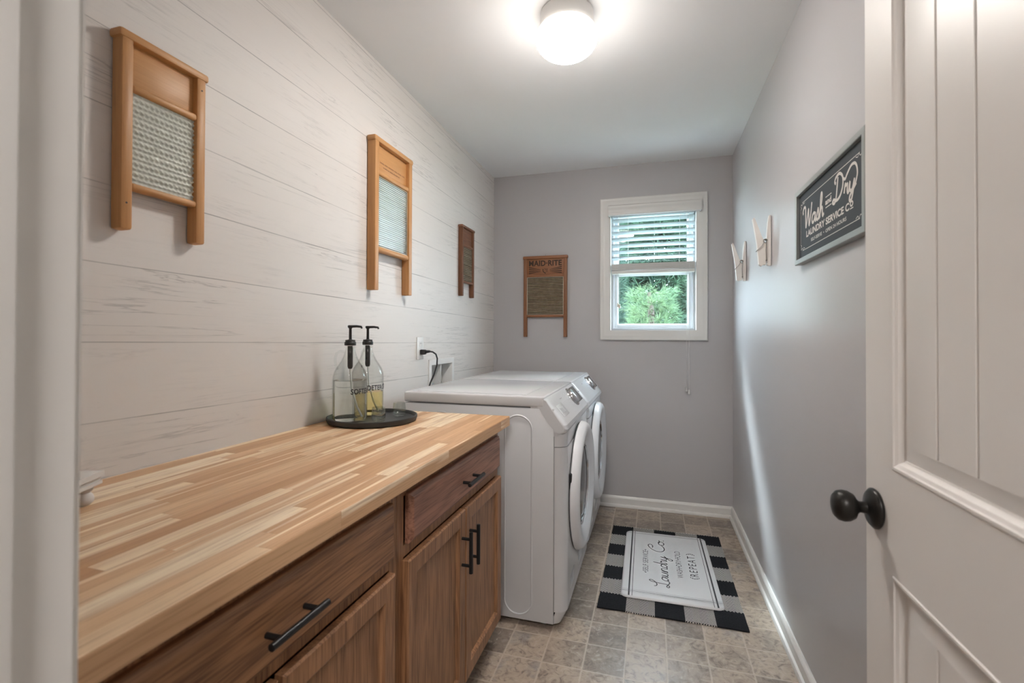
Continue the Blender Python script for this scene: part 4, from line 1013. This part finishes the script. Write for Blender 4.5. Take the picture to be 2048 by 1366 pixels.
for a, b in ((.022, .022), (S1-.022, .022), (.022, S2-.022), (S1-.022, S2-.022)):
    mb = MB(); p = rp(a, b, CT); mb.lathe([(0, 0), (.010, 0), (.0155, .006), (.0165, .012), (.014, .019), (.010, .023), (.013, .026), (.015, .030), (.013, .034), (0, .035)], p, 'z', 24, caps=False); build('foot', mb, 'white_wood', rs, 50)

# ================================================================== OUTLET, PLUG, SUPPLY BOX
ol = thing('wall_outlet', (XL, 2.236, 1.149), 'white wall outlet plate on the plank wall above the washing machine', 'outlet')
mb = MB(); mb.box(XL+.0005, XL+.006, 2.200, 2.272, 1.090, 1.208, .0025); build('cover_plate', mb, 'whitepl', ol, 40)
mb = MB()
for z in (1.172, 1.128): mb.box(XL+.004, XL+.0072, 2.219, 2.253, z-.014, z+.014, .003)
rcp = build('receptacles', mb, 'whitepl', ol, 40)
mb = MB()
for dy in (-.007, .007): mb.box(XL+.0068, XL+.0076, 2.236+dy-.0012, 2.236+dy+.0012, 1.170, 1.179)
build('slots', mb, 'slot', rcp)
pg = thing('power_cord', (XL+.03, 2.236, 1.128), 'black plug and power cord running from the wall outlet down behind the washing machine', 'power cord')
mb = MB(); mb.box(XL+.008, XL+.036, 2.222, 2.250, 1.116, 1.142, .005); mb.tube([(XL+.03, 2.236, 1.130), (XL+.060, 2.238, 1.133)], [.009, .006], 12); build('plug', mb, 'blackpl', pg, 50)
mb = MB(); mb.tube([(v.x, v.y, v.z) for v in [Vector(p) for p in ((XL+.058, 2.238, 1.133), (XL+.072, 2.245, 1.130), (XL+.082, 2.262, 1.118), (XL+.084, 2.275, 1.095), (XL+.080, 2.280, 1.06), (XL+.068, 2.270, 1.01), (XL+.056, 2.250, .965), (XL+.050, 2.235, .92), (XL+.048, 2.22, .80), (XL+.046, 2.25, .5))]], .0042, 10); build('cord', mb, 'blackpl', pg, 60)
bxo = thing('laundry_supply_box', (XL, 2.506, .955), 'white recessed water supply box in the plank wall above the washing machine', 'supply box')
mb = MB(); tt = lambda a, b, d: (XL+d, a, b)
mb.frame(2.338, 2.674, .832, 1.082, [(0, .0005), (0, .004), (.003, .007), (.030, .007), (.034, .002), (.0345, -.085)], tt)
mb.quad((XL-.085, 2.372, .866), (XL-.085, 2.640, .866), (XL-.085, 2.640, 1.048), (XL-.085, 2.372, 1.048))
mb.box(XL-.084, XL-.004, 2.505, 2.511, .867, 1.047)
build('box_shell', mb, 'whitepl', bxo, 40)
for yy in (2.455, 2.560):
    mb = MB(); mb.lathe([(.011, .868), (.011, .895), (.015, .897), (.015, .912), (.010, .915), (.010, .935), (.006, .938)], (XL-.045, yy, 0), 'z', 20)
    mb.box(XL-.045-.006, XL-.045+.020, yy-.004, yy+.004, .936, .944, .002)
    v = build('valve', mb, 'chrome', bxo, 40)
    mb = MB(); mb.tube([(XL-.045, yy, .905), (XL-.015, yy-.006, .925), (XL+.020, yy-.015, .925), (XL+.040, yy-.02, .89), (XL+.045, yy-.02, .80)], .0075, 10); build('hose', mb, 'braid', v, 60)

# ================================================================== CEILING LAMP
LX, LY = -.311, 1.752
lp = thing('ceiling_lamp', (LX, LY, H), 'round flush ceiling lamp with glowing opal glass', 'lamp')
mb = MB(); mb.lathe([(0, H-.0005), (.096, H-.0005), (.100, H-.005), (.103, H-.060), (.1, H-.066), (.09, H-.068), (0, H-.068)], (LX, LY, 0), 'z', 56, caps=False); build('base', mb, 'trim', lp, 40)
mb = MB(); pr = []
for i in range(25):
    a = -PI/2+(PI*.94)*i/24; pr.append((max(.1165*math.cos(a), 0.0 if i == 0 else 1e-3), H-.098+.072*math.sin(a)))
mb.lathe(pr, (LX, LY, 0), 'z', 64); build('glass_shade', mb, 'lampglass', lp, 60)
hfill = thing('hall_fill_lamp', (.1, -.95, H), 'flat white lamp added for the fill light, unseen in the hallway behind the camera', 'lamp')  # unseen body added to go with the hallway fill light
mb = MB(); mb.lathe([(0, H-.001), (.27, H-.001), (.275, H-.012), (.27, H-.022), (0, H-.022)], (.1, -.95, 0), 'z', 48, caps=False); build('fill_lamp_body', mb, 'trim', hfill, 40)

for o in list(bpy.data.objects):
    if o.type == 'MESH' and not o.data.polygons: print('EMPTY', o.name)
